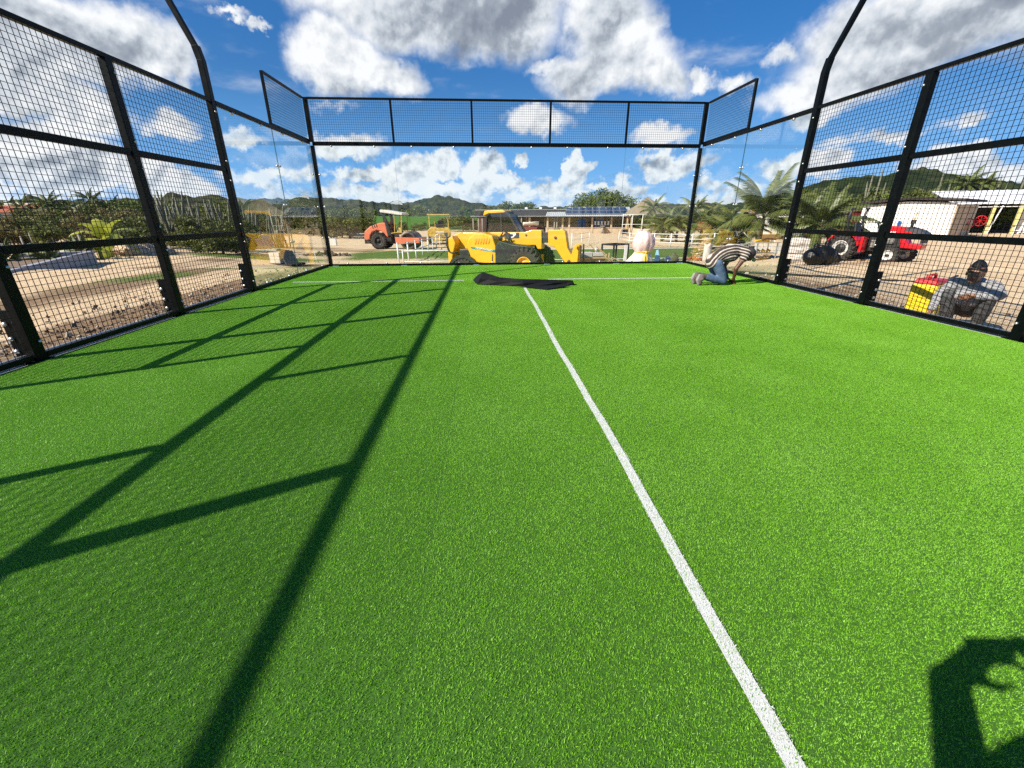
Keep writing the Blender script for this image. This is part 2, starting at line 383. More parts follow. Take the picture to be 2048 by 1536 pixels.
# ---- hills
def veg_mat(name,c0,c1,c2,s=.06):
    m=bpy.data.materials.new(name); m.use_nodes=True; nt=m.node_tree; N=nt.nodes; L=nt.links; b=N['Principled BSDF']; b.inputs['Roughness'].default_value=.9; b.inputs['Specular IOR Level'].default_value=.1
    g=N.new('ShaderNodeNewGeometry')
    a=N.new('ShaderNodeTexNoise'); a.inputs['Scale'].default_value=s; a.inputs['Detail'].default_value=10; a.inputs['Roughness'].default_value=.75; L.new(g.outputs['Position'],a.inputs['Vector'])
    r=N.new('ShaderNodeValToRGB'); e=r.color_ramp.elements; e[0].position=.36; e[0].color=(*c0,1); e[1].position=.68; e[1].color=(*c2,1); q=e.new(.52); q.color=(*c1,1)
    L.new(a.outputs[0],r.inputs[0]); L.new(r.outputs[0],b.inputs['Base Color']); return m
def ridge(name,sky,d0,d1,na,nr,bumps,material,z0=-2.5,bf=.25):
    'a wooded slope that rises from d0 to a ridge at d1; the skyline is given at photo pixels'
    px=np.linspace(sky[0][0],sky[-1][0],na); py=np.interp(px,[s[0] for s in sky],[s[1] for s in sky])
    Rm=np.array(CR); V=[]
    dirs=np.stack([(px-1024)/840.9,(768-py)/840.9,-np.ones(na)],1)@Rm.T
    h=np.hypot(dirs[:,0],dirs[:,1]); top=CAM.z+dirs[:,2]/h*d1; ux=dirs[:,0]/h; uy=dirs[:,1]/h
    t=np.linspace(0,1.25,nr)
    rows=[]
    for k in t:
        d=d0+(d1-d0)*k; s=np.sin(min(k,1)*math.pi/2)**1.15 if k<=1 else 1-(k-1)*.9
        x=CAM.x+ux*d; y=CAM.y+uy*d
        b=(noise2(x,y,41,4,bf)-.45)*bumps*(1 if k>.02 else 0)+(noise2(x,y,44,3,bf*.18)-.5)*bumps*1.2*min(1,k*2)*(1-.75*min(1,max(0,k-.7)*5))
        rows.append(np.stack([x,y,z0+(top-z0)*s+b-bumps*.55*min(1,max(0,k-.5)*3)],1))
    v=np.concatenate(rows); i=np.arange(na*nr).reshape(nr,na); f=np.stack([i[:-1,:-1],i[:-1,1:],i[1:,1:],i[1:,:-1]],-1).reshape(-1,4)
    me=bpy.data.meshes.new(name); me.from_pydata(v.tolist(),[],f.tolist()); me.polygons.foreach_set('use_smooth',np.zeros(len(f),bool)); me.materials.append(material); me.update()
    o=link(name,me); o['kind']='structure'; return o
HV=veg_mat('wooded_hill',(.010,.018,.008),(.028,.042,.014),(.085,.085,.035))
HV2=veg_mat('dry_wooded_hill',(.016,.024,.012),(.05,.055,.024),(.13,.115,.07),.05)
ridge('hills',[(-500,400),(-200,404),(0,409),(200,402),(480,400),(520,401),(560,404),(590,402),(640,397),(700,399),(760,402),(800,405),(870,408),(950,412),(1060,413),(1200,414),(1400,412),(1600,405),(1800,400)],210,620,760,34,9,HV2,bf=.09)
ridge('hills',[(800,411),(825,402),(850,397),(868,393),(905,393),(925,399),(950,407),(990,413),(1030,416)],260,480,170,26,7,HV,bf=.12)
ridge('hills',[(1440,413),(1500,400),(1560,388),(1600,377),(1640,364),(1700,358),(1750,352),(1790,343),(1830,338),(1870,338),(1900,345),(1960,360),(2048,370),(2150,378),(2350,400)],120,300,420,30,4,HV,bf=.2)
fieldm=mat('field_grass',(.10,.22,.03),.9,var=.25,scale=.25,col2=(.06,.14,.02),world=True,spec=.1)
def field():
    q=[at(715,452,depth=1),at(1010,452,depth=1)]
    mb=MB(); rows=[]
    for k in range(8):
        d=110+k*16; z=-1.86+3.4*(k/7)**1.1
        for j in range(13):
            px=712+(1015-712)*j/12; dr=CR@Vector(((px-1024)/840.9,(768-440)/840.9,-1)); dr.z=0; dr.normalize()
            rows.append((CAM.x+dr.x*d,CAM.y+dr.y*d,z+.15*math.sin(j*1.3+k)))
    fs=[(k*13+j,k*13+j+1,(k+1)*13+j+1,(k+1)*13+j) for k in range(7) for j in range(12)]
    mb.sm=True; mb.add(rows,fs); o=mb.build('grass_field',fieldm); o['kind']='structure'
field()
# ---- court base and turf
conc=mat('concrete_edge',(.62,.60,.56),.9,var=.1,scale=5,bump=.4,bscale=80)
m=MB(); m.prism([(-5.13,-.3),(5.13,-.3),(5.13,-.012),(5.10,-.004),(-5.10,-.004),(-5.13,-.012)],-9,10.12,'y'); o=m.build('court_slab',conc); o['kind']='structure'
def turf_mat(name,cols,seed=0.):
    m=bpy.data.materials.new(name); m.use_nodes=True; nt=m.node_tree; N=nt.nodes; L=nt.links; b=N['Principled BSDF']; b.inputs['Roughness'].default_value=.45; b.inputs['Specular IOR Level'].default_value=.35
    g=N.new('ShaderNodeNewGeometry')
    a=N.new('ShaderNodeTexNoise'); a.inputs['Scale'].default_value=130; a.inputs['Detail'].default_value=3; L.new(g.outputs['Position'],a.inputs['Vector'])
    c=N.new('ShaderNodeTexNoise'); c.inputs['Scale'].default_value=1.4; c.inputs['Detail'].default_value=6; L.new(g.outputs['Position'],c.inputs['Vector'])
    s=N.new('ShaderNodeMath'); s.operation='MULTIPLY_ADD'; L.new(c.outputs[0],s.inputs[0]); s.inputs[1].default_value=.40; 
    s2=N.new('ShaderNodeMath'); s2.operation='MULTIPLY_ADD'; L.new(a.outputs[0],s2.inputs[0]); s2.inputs[1].default_value=1.25; s2.inputs[2].default_value=-.32; L.new(s2.outputs[0],s.inputs[2])
    r=N.new('ShaderNodeValToRGB'); e=r.color_ramp.elements; e[0].position=.25; e[0].color=(*cols[0],1); e[1].position=.8; e[1].color=(*cols[2],1); q=e.new(.5); q.color=(*cols[1],1)
    L.new(s.outputs[0],r.inputs[0]); L.new(r.outputs[0],b.inputs['Base Color'])
    tr=N.new('ShaderNodeBsdfTranslucent'); L.new(r.outputs[0],tr.inputs[0]); mx=N.new('ShaderNodeMixShader'); mx.inputs[0].default_value=.30
    L.new(b.outputs[0],mx.inputs[1]); L.new(tr.outputs[0],mx.inputs[2]); L.new(mx.outputs[0],N['Material Output'].inputs[0]); return m
TM=turf_mat('turf_fibre',TURF_COLS); WM=turf_mat('white_fibre',((.64,.66,.63),(.78,.79,.77),(.88,.88,.87)))
TB=mat('turf_backing',(.05,.15,.008),.9,var=.3,scale=120,world=True)
m=MB(); m.box((0,2.75,.001),(9.9,14.4,.006)); o=m.build('court_turf',TB); o['kind']='structure'
def blades_mesh(name,w,h,n,material,lean=.07,hmin=.004,hmax=.0095,bw=.0027,rng=RNG):
    x=rng.uniform(-w/2,w/2,n); y=rng.uniform(-h/2,h/2,n); a=rng.uniform(0,2*np.pi,n); hh=rng.uniform(hmin,hmax,n)
    lx=rng.normal(0,.5,n)*hh; ly=(rng.normal(0,.5,n)+lean)*hh; ww=bw*rng.uniform(.7,1.3,n)/2
    v=np.empty((n,3,3)); v[:,0]=np.stack([x-np.cos(a)*ww,y-np.sin(a)*ww,0*x],1); v[:,1]=np.stack([x+np.cos(a)*ww,y+np.sin(a)*ww,0*x],1); v[:,2]=np.stack([x+lx,y+ly,hh],1)
    me=bpy.data.meshes.new(name); me.vertices.add(n*3); me.vertices.foreach_set('co',v.ravel()); me.loops.add(n*3); me.loops.foreach_set('vertex_index',np.arange(n*3)); me.polygons.add(n)
    me.polygons.foreach_set('loop_start',np.arange(0,3*n,3)); me.polygons.foreach_set('loop_total',np.full(n,3)); me.update(); me.validate(); me.materials.append(material); return me
def turf():
    T=.4944; nx,ny=20,29
    pts=[];rot=[];idx=[]
    for i in range(nx):
        for j in range(ny):
            x=-4.944+T*(i+.5); y=-4.40+T*(j+.5); pts.append((x,y,.003))
            roll=i//4; pts[-1]=(x+(-.003 if i%4==3 else .003 if i%4==0 else 0),y,.003); rot.append(math.pi*((roll+(1 if y>6.75 else 0))%2)); idx.append(random.randrange(3))
    me=bpy.data.meshes.new('turf_blades'); me.from_pydata(pts,[],[])
    a=me.attributes.new('rot','FLOAT','POINT'); a.data.foreach_set('value',rot); a=me.attributes.new('pick','INT','POINT'); a.data.foreach_set('value',idx)
    o=link('turf_blades',me); o['kind']='stuff'
    ng=bpy.data.node_groups.new('scatter','GeometryNodeTree'); ng.interface.new_socket('Geometry',in_out='INPUT',socket_type='NodeSocketGeometry'); ng.interface.new_socket('Geometry',in_out='OUTPUT',socket_type='NodeSocketGeometry')
    N=ng.nodes; L=ng.links; gi=N.new('NodeGroupInput'); go=N.new('NodeGroupOutput'); ip=N.new('GeometryNodeInstanceOnPoints'); j=N.new('GeometryNodeGeometryToInstance')
    for k in (2,1,0):
        src=bpy.data.objects.new('turf_tile',blades_mesh('turf_tile',T+.001,T+.001,20000,TM)); oi=N.new('GeometryNodeObjectInfo'); oi.inputs['Object'].default_value=src; oi.inputs['As Instance'].default_value=True
        L.new(oi.outputs['Geometry'],j.inputs[0])
    ra=N.new('GeometryNodeInputNamedAttribute'); ra.data_type='FLOAT'; ra.inputs[0].default_value='rot'; pa=N.new('GeometryNodeInputNamedAttribute'); pa.data_type='INT'; pa.inputs[0].default_value='pick'
    cx=N.new('ShaderNodeCombineXYZ'); L.new(ra.outputs[0],cx.inputs[2]); e2r=N.new('FunctionNodeEulerToRotation'); L.new(cx.outputs[0],e2r.inputs[0])
    L.new(gi.outputs[0],ip.inputs['Points']); L.new(j.outputs[0],ip.inputs['Instance']); ip.inputs['Pick Instance'].default_value=True; L.new(pa.outputs[0],ip.inputs['Instance Index']); L.new(e2r.outputs[0],ip.inputs['Rotation']); L.new(ip.outputs[0],go.inputs[0])
    md=o.modifiers.new('scatter','NODES'); md.node_group=ng
turf()
LB=mat('line_backing',(.60,.61,.58),.9,var=.05,world=True)
def line(name,x0,x1,y0,y1,wave=.006,stray=420):
    lx=(x1-x0)>(y1-y0); L_=(x1-x0) if lx else (y1-y0); w=(y1-y0) if lx else (x1-x0); n=max(6,int(L_/.35)); V=[];F=[]
    def off(t): return wave*(math.sin(t*1.7+x0)+.5*math.sin(t*4.3+y0)+.3*math.sin(t*11))
    for i in range(n+1):
        t=L_*i/n; o=off(t)
        for h in (-w/2,w/2): V.append((x0+t,(y0+y1)/2+h+o,.0100) if lx else ((x0+x1)/2+h+o,y0+t,.0100))
    F=[(2*i,2*i+1,2*i+3,2*i+2) if not lx else (2*i,2*i+2,2*i+3,2*i+1) for i in range(n)]
    m=MB(); m.add(V,F); o=m.build(name,LB); o['kind']='structure'
    k=int(L_*w*42000); me=blades_mesh('line_fibres',(L_ if lx else w+.008),(w+.008 if lx else L_),k,WM,.1,.003,.0065,.003)
    co=np.empty(len(me.vertices)*3); me.vertices.foreach_get('co',co); co=co.reshape(-1,3); t=(co[:,0] if lx else co[:,1])+L_/2; co[:,1 if lx else 0]+=wave*(np.sin(t*1.7+x0)+.5*np.sin(t*4.3+y0)+.3*np.sin(t*11)); me.vertices.foreach_set('co',co.ravel()); me.update()
    f=link('line_fibres',me,o); f.location=((x0+x1)/2,(y0+y1)/2,.0098); f['kind']='stuff'
    k=int(L_*stray); me=blades_mesh('line_stray_blades',(L_ if lx else w),(w if lx else L_),k,TM,.1,.006,.010,.003); f=link('line_stray_blades',me,o); f.location=((x0+x1)/2,(y0+y1)/2,.0085); f['kind']='stuff'
line('centre_line',-.024,.026,-4.4,6.05); line('service_line',-4.72,-1.2,6.925,6.985,.006,60); line('service_line',.6,4.72,6.94,7.0,.006,60)
# ---- enclosure
steel=mat('dark_green_steel',(.0028,.0042,.0042),.40,var=.3,scale=9,spec=.12,bump=.05,bscale=150)
wirem=mat('black_wire',(.004,.005,.005),.5,var=.1,spec=.2)
bolt_m=mat('zinc_bolt',(.62,.62,.6),.35,metal=.8,var=.1,scale=40)
rubber=mat('grey_pad',(.18,.30,.38),.7)
galv=mat('galvanised_tube',(.55,.57,.6),.4,metal=.7,var=.12,scale=12)
def glass_mat(name,tint=(.90,.955,.93),rough=0.):
    m=bpy.data.materials.new(name); m.use_nodes=True; nt=m.node_tree; N=nt.nodes; L=nt.links; N.remove(N['Principled BSDF'])
    g=N.new('ShaderNodeNewGeometry'); io=N.new('ShaderNodeMapRange'); io.inputs[3].default_value=1.5; io.inputs[4].default_value=1/1.5; L.new(g.outputs['Backfacing'],io.inputs[0])
    fr=N.new('ShaderNodeFresnel'); L.new(io.outputs[0],fr.inputs[0])
    t=N.new('ShaderNodeBsdfTransparent'); t.inputs[0].default_value=(*tint,1); gl=N.new('ShaderNodeBsdfGlossy'); gl.inputs['Roughness'].default_value=rough; gl.inputs[0].default_value=(.97,.97,.97,1)
    mx=N.new('ShaderNodeMixShader'); L.new(fr.outputs[0],mx.inputs[0]); L.new(t.outputs[0],mx.inputs[1]); L.new(gl.outputs[0],mx.inputs[2]); L.new(mx.outputs[0],N['Material Output'].inputs[0]); return m
GL=glass_mat('clear_glass',(.965,.985,.98))
GE=mat('glass_edge',(.03,.07,.06),.2,var=.2)
def lmb(root):
    m=MB(); m.T=Matrix.LocRotScale(root.location,root.rotation_euler,(1,1,1)).inverted(); return m
def lathe_mesh(prof,axis,name,material,n=12):
    m=MB(); m.lathe(prof,(0,0,0),axis,n); return m.mesh(name,material)
BOLTX=lathe_mesh([(0,-.012),(.011,-.012),(.015,-.004),(.017,.004),(0,.004)],'x','bolt',bolt_m,8)
BOLTY=lathe_mesh([(0,-.016),(.018,-.014),(.022,-.004),(.022,.004),(0,.004)],'y','clamp',bolt_m,10)
CLX=lathe_mesh([(0,-.022),(.020,-.020),(.024,-.006),(.024,.006),(.020,.020),(0,.022)],'x','clamp',bolt_m,10)
CLY=lathe_mesh([(0,-.022),(.020,-.020),(.024,-.006),(.024,.006),(.020,.020),(0,.022)],'y','clamp',bolt_m,10)
def put(name,me,parent,world):
    o=link(name,me,parent); o.location=Matrix.LocRotScale(parent.location,parent.rotation_euler,(1,1,1)).inverted()@Vector(world); return o
def wires(mb,plane,c,a0,a1,z0,z1,w=.0040,s=.0525):
    'welded mesh in the plane x=c or y=c'
    P=(lambda a,z:(c,a,z)) if plane=='x' else (lambda a,z:(a,c,z))
    n=max(1,round((a1-a0)/s)); k=max(1,round((z1-z0)/s))
    for i in range(1,n): a=a0+(a1-a0)*i/n; mb.bar(P(a,z0),P(a,z1),w,w)
    off=w*.8
    P2=(lambda a,z:(c+off,a,z)) if plane=='x' else (lambda a,z:(a,c+off,z))
    for i in range(1,k): z=z0+(z1-z0)*i/k; mb.bar(P2(a0,z),P2(a1,z),w,w)
def side_fence(s,label):
    X=5.0*s
    root=empty('mesh_fence',(X,2,0),0,label,'fence','mesh fences along the court sides')
    def post(y,z0,z1,w=.105,plate=True):
        m=lmb(root); m.box((X+.01*s,y,(z0+z1)/2),(.09,w,z1-z0)); p=m.build('post',steel,root); bevel(p,.006,2)
        if plate:
            m=lmb(root); m.box((X+.115*s,y-.02,.25),(.105,.014,.48)); m.box((X+.06*s,y-.02,.006),(.26,.22,.012)); g=m.build('gusset_plate',steel,p); bevel(g,.004,1)
            for z in (.10,.22,.36): o=put('plate_hole',BOLTY,root,(X+.135*s,y-.03,z)); o.parent=g
            for z in (.18,.86,1.15,1.83,2.12,2.82):
                if z<z1-.05: o=put('bolt',BOLTX,root,(X+.01*s-.048*s,y+.03,z)); o.parent=p; o.rotation_euler=(0,0,0 if s>0 else math.pi)
    for y in (3.95,1.934,-2.08,-4.1): post(y,0,2.95)
    post(.95,0,1.96,.06,False); post(-1.13,0,1.96,.06,False); post(-.1,2.03,2.93,.06,False)
    def rail(y0,y1,z,h,d=.05):
        m=lmb(root); m.box((X,(y0+y1)/2,z),(d,y1-y0,h)); bevel(m.build('rail',steel,root),.004,1)
    for a,b in ((4.016,5.90),(2.0,3.884),(.98,1.868),(-2.014,-1.16),(-4.034,-2.146)):
        rail(a,b,1.0,.075); rail(a,b,.045,.05)
    for a,b in ((4.016,5.90),(2.0,3.884),(-2.014,1.868),(-4.034,-2.146)): rail(a,b,2.0,.075)
    m=lmb(root); m.box((X,.9,2.972),(.06,10.02,.05)); bevel(m.build('top_rail',steel,root),.004,1)
    for a,b,z0,z1 in [(4.016,5.9,.07,.963),(4.016,5.9,1.037,1.963),(4.016,5.9,2.037,2.948),(2.,3.884,.07,.963),(2.,3.884,1.037,1.963),(2.,3.884,2.037,2.948),
        (.98,1.868,.07,.963),(.98,1.868,1.037,1.963),(-.07,1.868,2.037,2.948),(-2.014,-.13,2.037,2.948),(-2.014,-1.16,.07,.963),(-2.014,-1.16,1.037,1.963),(-4.034,-2.146,.07,.963),(-4.034,-2.146,1.037,1.963),(-4.034,-2.146,2.037,2.948)]:
        m=lmb(root); wires(m,'x',X+.012*s,a,b,z0,z1,.0045,.0605); w=m.build('wire_mesh',wirem,root); w['kind']='stuff'
    m=lmb(root); m.tube([(X+.085*s,-4.2,.035),(X+.085*s,5.9,.035)],.028,10); m.build('ground_tube',galv,root)
side_fence(-1,'black welded mesh fence in front of the dirt road and scrub')
side_fence(1,'black welded mesh fence with the red tractor and squatting man behind it')
def pole(s,label):
    X=5.0*s; y=5.967; root=empty('floodlight_pole',(X,y,0),0,label,'pole','bent dark poles at the glass ends')
    m=lmb(root); m.box((X+.01*s,y,1.75),(.09,.105,3.5)); p=m.build('post',steel,root); bevel(p,.006,2)
    m=lmb(root); m.bar((X+.01*s,y,3.49),(X+.045*s,y,3.68),.092,.10,up=(0,1,0)); m.bar((X+.045*s,y,3.66),(X+1.01*s,y,6.0),.075,.075,up=(0,1,0)); a=m.build('bent_arm',steel,root); bevel(a,.006,2)
    m=lmb(root); m.box((X+.115*s,y-.02,.25),(.105,.014,.48)); m.box((X+.06*s,y-.02,.006),(.26,.2,.012)); g=m.build('gusset_plate',steel,root); bevel(g,.004,1)
    for z in (.10,.22,.36): o=put('plate_hole',BOLTY,root,(X+.135*s,y-.03,z)); o.parent=g
    for z in (.18,.86,1.15,1.83,2.12,2.82): put('bolt',BOLTX,root,(X-.047*s,y-.035,z)).rotation_euler=(0,0,0 if s>0 else math.pi)
pole(-1,'dark steel pole bent outward at the top, beside the dirt road'); pole(1,'dark steel pole bent outward at the top, beside the kneeling man')
def pane(root,plane,c,a0,a1,z0,z1,t=.012):
    m=lmb(root)
    if plane=='y': m.box(((a0+a1)/2,c,(z0+z1)/2),(a1-a0,t,z1-z0)); fl=(2,4)
    else: m.box((c,(a0+a1)/2,(z0+z1)/2),(t,a1-a0,z1-z0)); fl=(3,5)
    for k in range(6):
        if k not in fl: m.m[k]=1
    return m.build('glass_pane',[GL,GE],root)
def tube(root,name,c,d,bv=.005):
    m=lmb(root); m.box(c,d); o=m.build(name,steel,root); bevel(o,bv,1); return o
def back_wall():
    root=empty('glass_wall',(0,10,0),0,'back glass wall of the court with a mesh strip on top','glass wall')
    for i in range(5): pane(root,'y',10.,-4.93+1.972*i+.003,-4.93+1.972*(i+1)-.003,.06,2.90)
    tube(root,'bottom_rail',(0,10.,.032),(9.86,.06,.056)); tube(root,'top_rail',(0,10.01,2.945),(9.86,.08,.085))
    for x in (-4.95,4.95): tube(root,'corner_post',(x,10.02,1.45),(.085,.085,2.9)); tube(root,'corner_upright',(x,10.02,3.45),(.10,.08,.94))
    tube(root,'mesh_rail',(0,10.,3.90),(9.8,.05,.045))
    for i in range(1,5): tube(root,'mesh_post',(-4.9+1.96*i,10.,3.435),(.05,.05,.885))
    for i in range(5):
        m=lmb(root); wires(m,'y',10.,-4.9+1.96*i+.025,-4.9+1.96*(i+1)-.025,2.99,3.878); w=m.build('wire_mesh',wirem,root); w['kind']='stuff'
    for i in range(-1,6):
        x=-4.93+1.972*i
        for dx in (.45,1.5):
            if -4.9<x+dx<4.9: put('clamp',CLY,root,(x+dx,9.985,2.885)); put('clamp',CLY,root,(x+dx,9.985,.075))
        if 0<=i<=5: 
            m=lmb(root); m.box((min(max(x,-4.8),4.8),9.955,.012),(.16,.05,.018)); m.build('packer',rubber,root)
    for x in (-4.86,4.86):
        for z in (.75,1.5,2.25): put('clamp',CLY,root,(x,9.97,z))
def side_glass(s,label):
    X=5.*s; root=empty('glass_wall',(X,8,0),0,label,'glass wall','side glass walls')
    pane(root,'x',X,6.035,7.98,.06,2.92); pane(root,'x',X,7.99,9.965,.06,2.92)
    tube(root,'bottom_rail',(X,8.0,.032),(.06,3.92,.056)); tube(root,'top_rail',(X,8.0,2.96),(.06,3.92,.07))
    tube(root,'wing_post',(X,7.99,3.45),(.05,.05,.92)); tube(root,'wing_rail',(X,8.98,3.90),(.05,1.93,.045)); tube(root,'wing_rail',(X,8.98,3.015),(.05,1.93,.04))
    m=lmb(root); wires(m,'x',X,8.015,9.945,3.035,3.878); w=m.build('wire_mesh',wirem,root); w['kind']='stuff'
    for y in (6.5,7.5,8.45,9.5): put('clamp',CLX,root,(X-.01*s,y,2.905)); put('clamp',CLX,root,(X-.01*s,y,.075))
    for z in (.75,1.5,2.25):
        for y in (7.93,8.04,9.9): put('clamp',CLX,root,(X,y,z))
side_glass(-1,'side glass wall with a mirrored yellow machine showing in it'); side_glass(1,'side glass wall in front of the palms, behind the kneeling man')
back_wall()
# ================================================================ vehicles
yel=mat('yellow_paint',(.86,.46,.002),.42,scale=3.2,coat=.12,bump=.03,bscale=14,col2=(.74,.40,.02))
yel2=mat('worn_yellow_paint',(.72,.50,.10),.6,var=.25,scale=5)
blk=mat('black_plastic',(.018,.02,.02),.5,var=.2,scale=8)
dark=mat('grimy_steel',(.045,.045,.043),.55,metal=.4,var=.4,scale=9)
tyrem=mat('tyre_rubber',(.024,.023,.022),.85,var=.35,scale=7,col2=(.055,.048,.04),bump=.2,bscale=60)
orange=mat('faded_orange_paint',(.78,.15,.055),.55,scale=3.,coat=.05,col2=(.62,.20,.10))
red=mat('red_paint',(.62,.008,.014),.32,var=.12,scale=3,coat=.3)
rimw=mat('white_rim',(.62,.60,.56),.5,var=.12,scale=9)
cream=mat('cream_canvas',(.78,.72,.62),.8,var=.12,scale=4)
rust=mat('rusty_steel',(.16,.075,.04),.75,metal=.2,var=.5,scale=6,col2=(.07,.045,.035))
chrome=mat('bright_rod',(.75,.75,.75),.15,metal=1.,var=.05)
cabg=glass_mat('cab_glass',(.26,.35,.33))
white=mat('white_print',(.85,.85,.84),.5,var=.03)
greenp=mat('green_print',(.03,.22,.18),.45,var=.1)
orgl=mat('orange_louvre',(.75,.30,.005),.45,var=.1)
def wheel(root,c,r,w,rim_r,rim_mat,lugs=18,side=1,steer=0.,hub=0.,name='wheel'):
    'tyre with bar lugs; axis along local y; side = which way the dished face looks'
    m=MB(); s=side; h=w/2; q=r-.055*r/.6
    m.lathe([(rim_r,-h*.86),(rim_r*1.08,-h*.95),(q*.82,-h),(q*.95,-h*.92),(q,-h*.72),(q+.01,0),(q,h*.72),(q*.95,h*.92),(q*.82,h),(rim_r*1.08,h*.95),(rim_r,h*.86)],(0,0,0),'y',36)
    for k in range(lugs):
        for sd in (-1,1):
            t=2*math.pi*(k+(.5 if sd>0 else 0))/lugs; dt=.55*2*math.pi/lugs
            a=(math.cos(t)*(q+.022*r/.6),sd*h*.93,math.sin(t)*(q+.012*r/.6)); b=(math.cos(t+dt)*(q+.028*r/.6),sd*h*.02,math.sin(t+dt)*(q+.028*r/.6))
            m.bar(a,b,.075*r/.6,.075*r/.6,up=(math.cos(t),0,math.sin(t)))
            e=(math.cos(t-.25*dt)*q*.86,sd*h*.99,math.sin(t-.25*dt)*q*.86); m.bar(e,a,.06*r/.6,.045*r/.6,up=(math.cos(t),0,math.sin(t)))
    o=m.build(name,tyrem,root); o.location=c; o.rotation_euler=(0,0,steer)
    m=MB(); y=s*h
    m.lathe([(rim_r*1.02,y*.92),(rim_r*1.03,y*.99),(rim_r*.93,y*.97),(rim_r*.86,y*.62),(rim_r*.5,y*.42),(rim_r*.42,y*.62),(rim_r*.22,y*.66),(rim_r*.2,y*.82),(0,y*.84)],(0,0,0),'y',28)
    m.lathe([(rim_r*1.0,-y*.9),(rim_r*.8,-y*.5),(rim_r*.5,-y*.1),(0,-y*.1)],(0,0,0),'y',20)
    for k in range(8):
        t=k*math.pi/4; m.lathe([(0,y*.5),(rim_r*.05,y*.52),(rim_r*.05,y*.45)],(math.cos(t)*rim_r*.34,y*.12,math.sin(t)*rim_r*.34),'y',6)
    m.build('rim',rim_mat,o)
    if hub:
        m=MB(); m.lathe([(0,y*.87),(rim_r*hub,y*.86),(rim_r*hub,y*.5)],(0,0,0),'y',20); m.build('hub',dark,o)
    return o
def words(parent,txt,size,loc,rot,material,name='lettering',ext=.003,shear=0.,bold=0.):
    c=bpy.data.curves.new(name,'FONT'); c.body=txt; c.size=size; c.extrude=ext; c.align_x='CENTER'; c.align_y='CENTER'; c.shear=shear; c.offset=bold; c.materials.append(material)
    t=bpy.data.objects.new(name,c); COL.objects.link(t); bpy.context.view_layer.update()
    me=bpy.data.meshes.new_from_object(t.evaluated_get(bpy.context.evaluated_depsgraph_get())); bpy.data.objects.remove(t); bpy.data.curves.remove(c)
    me.name=name; o=link(name,me,parent); o.location=loc; o.rotation_euler=rot; return o
def part(root,name,m,material,bv=0.,seg=2):
    o=m.build(name,material,root)
    if bv: bevel(o,bv,seg)
    return o
RX=(R(90),0,0)   # text facing local -y
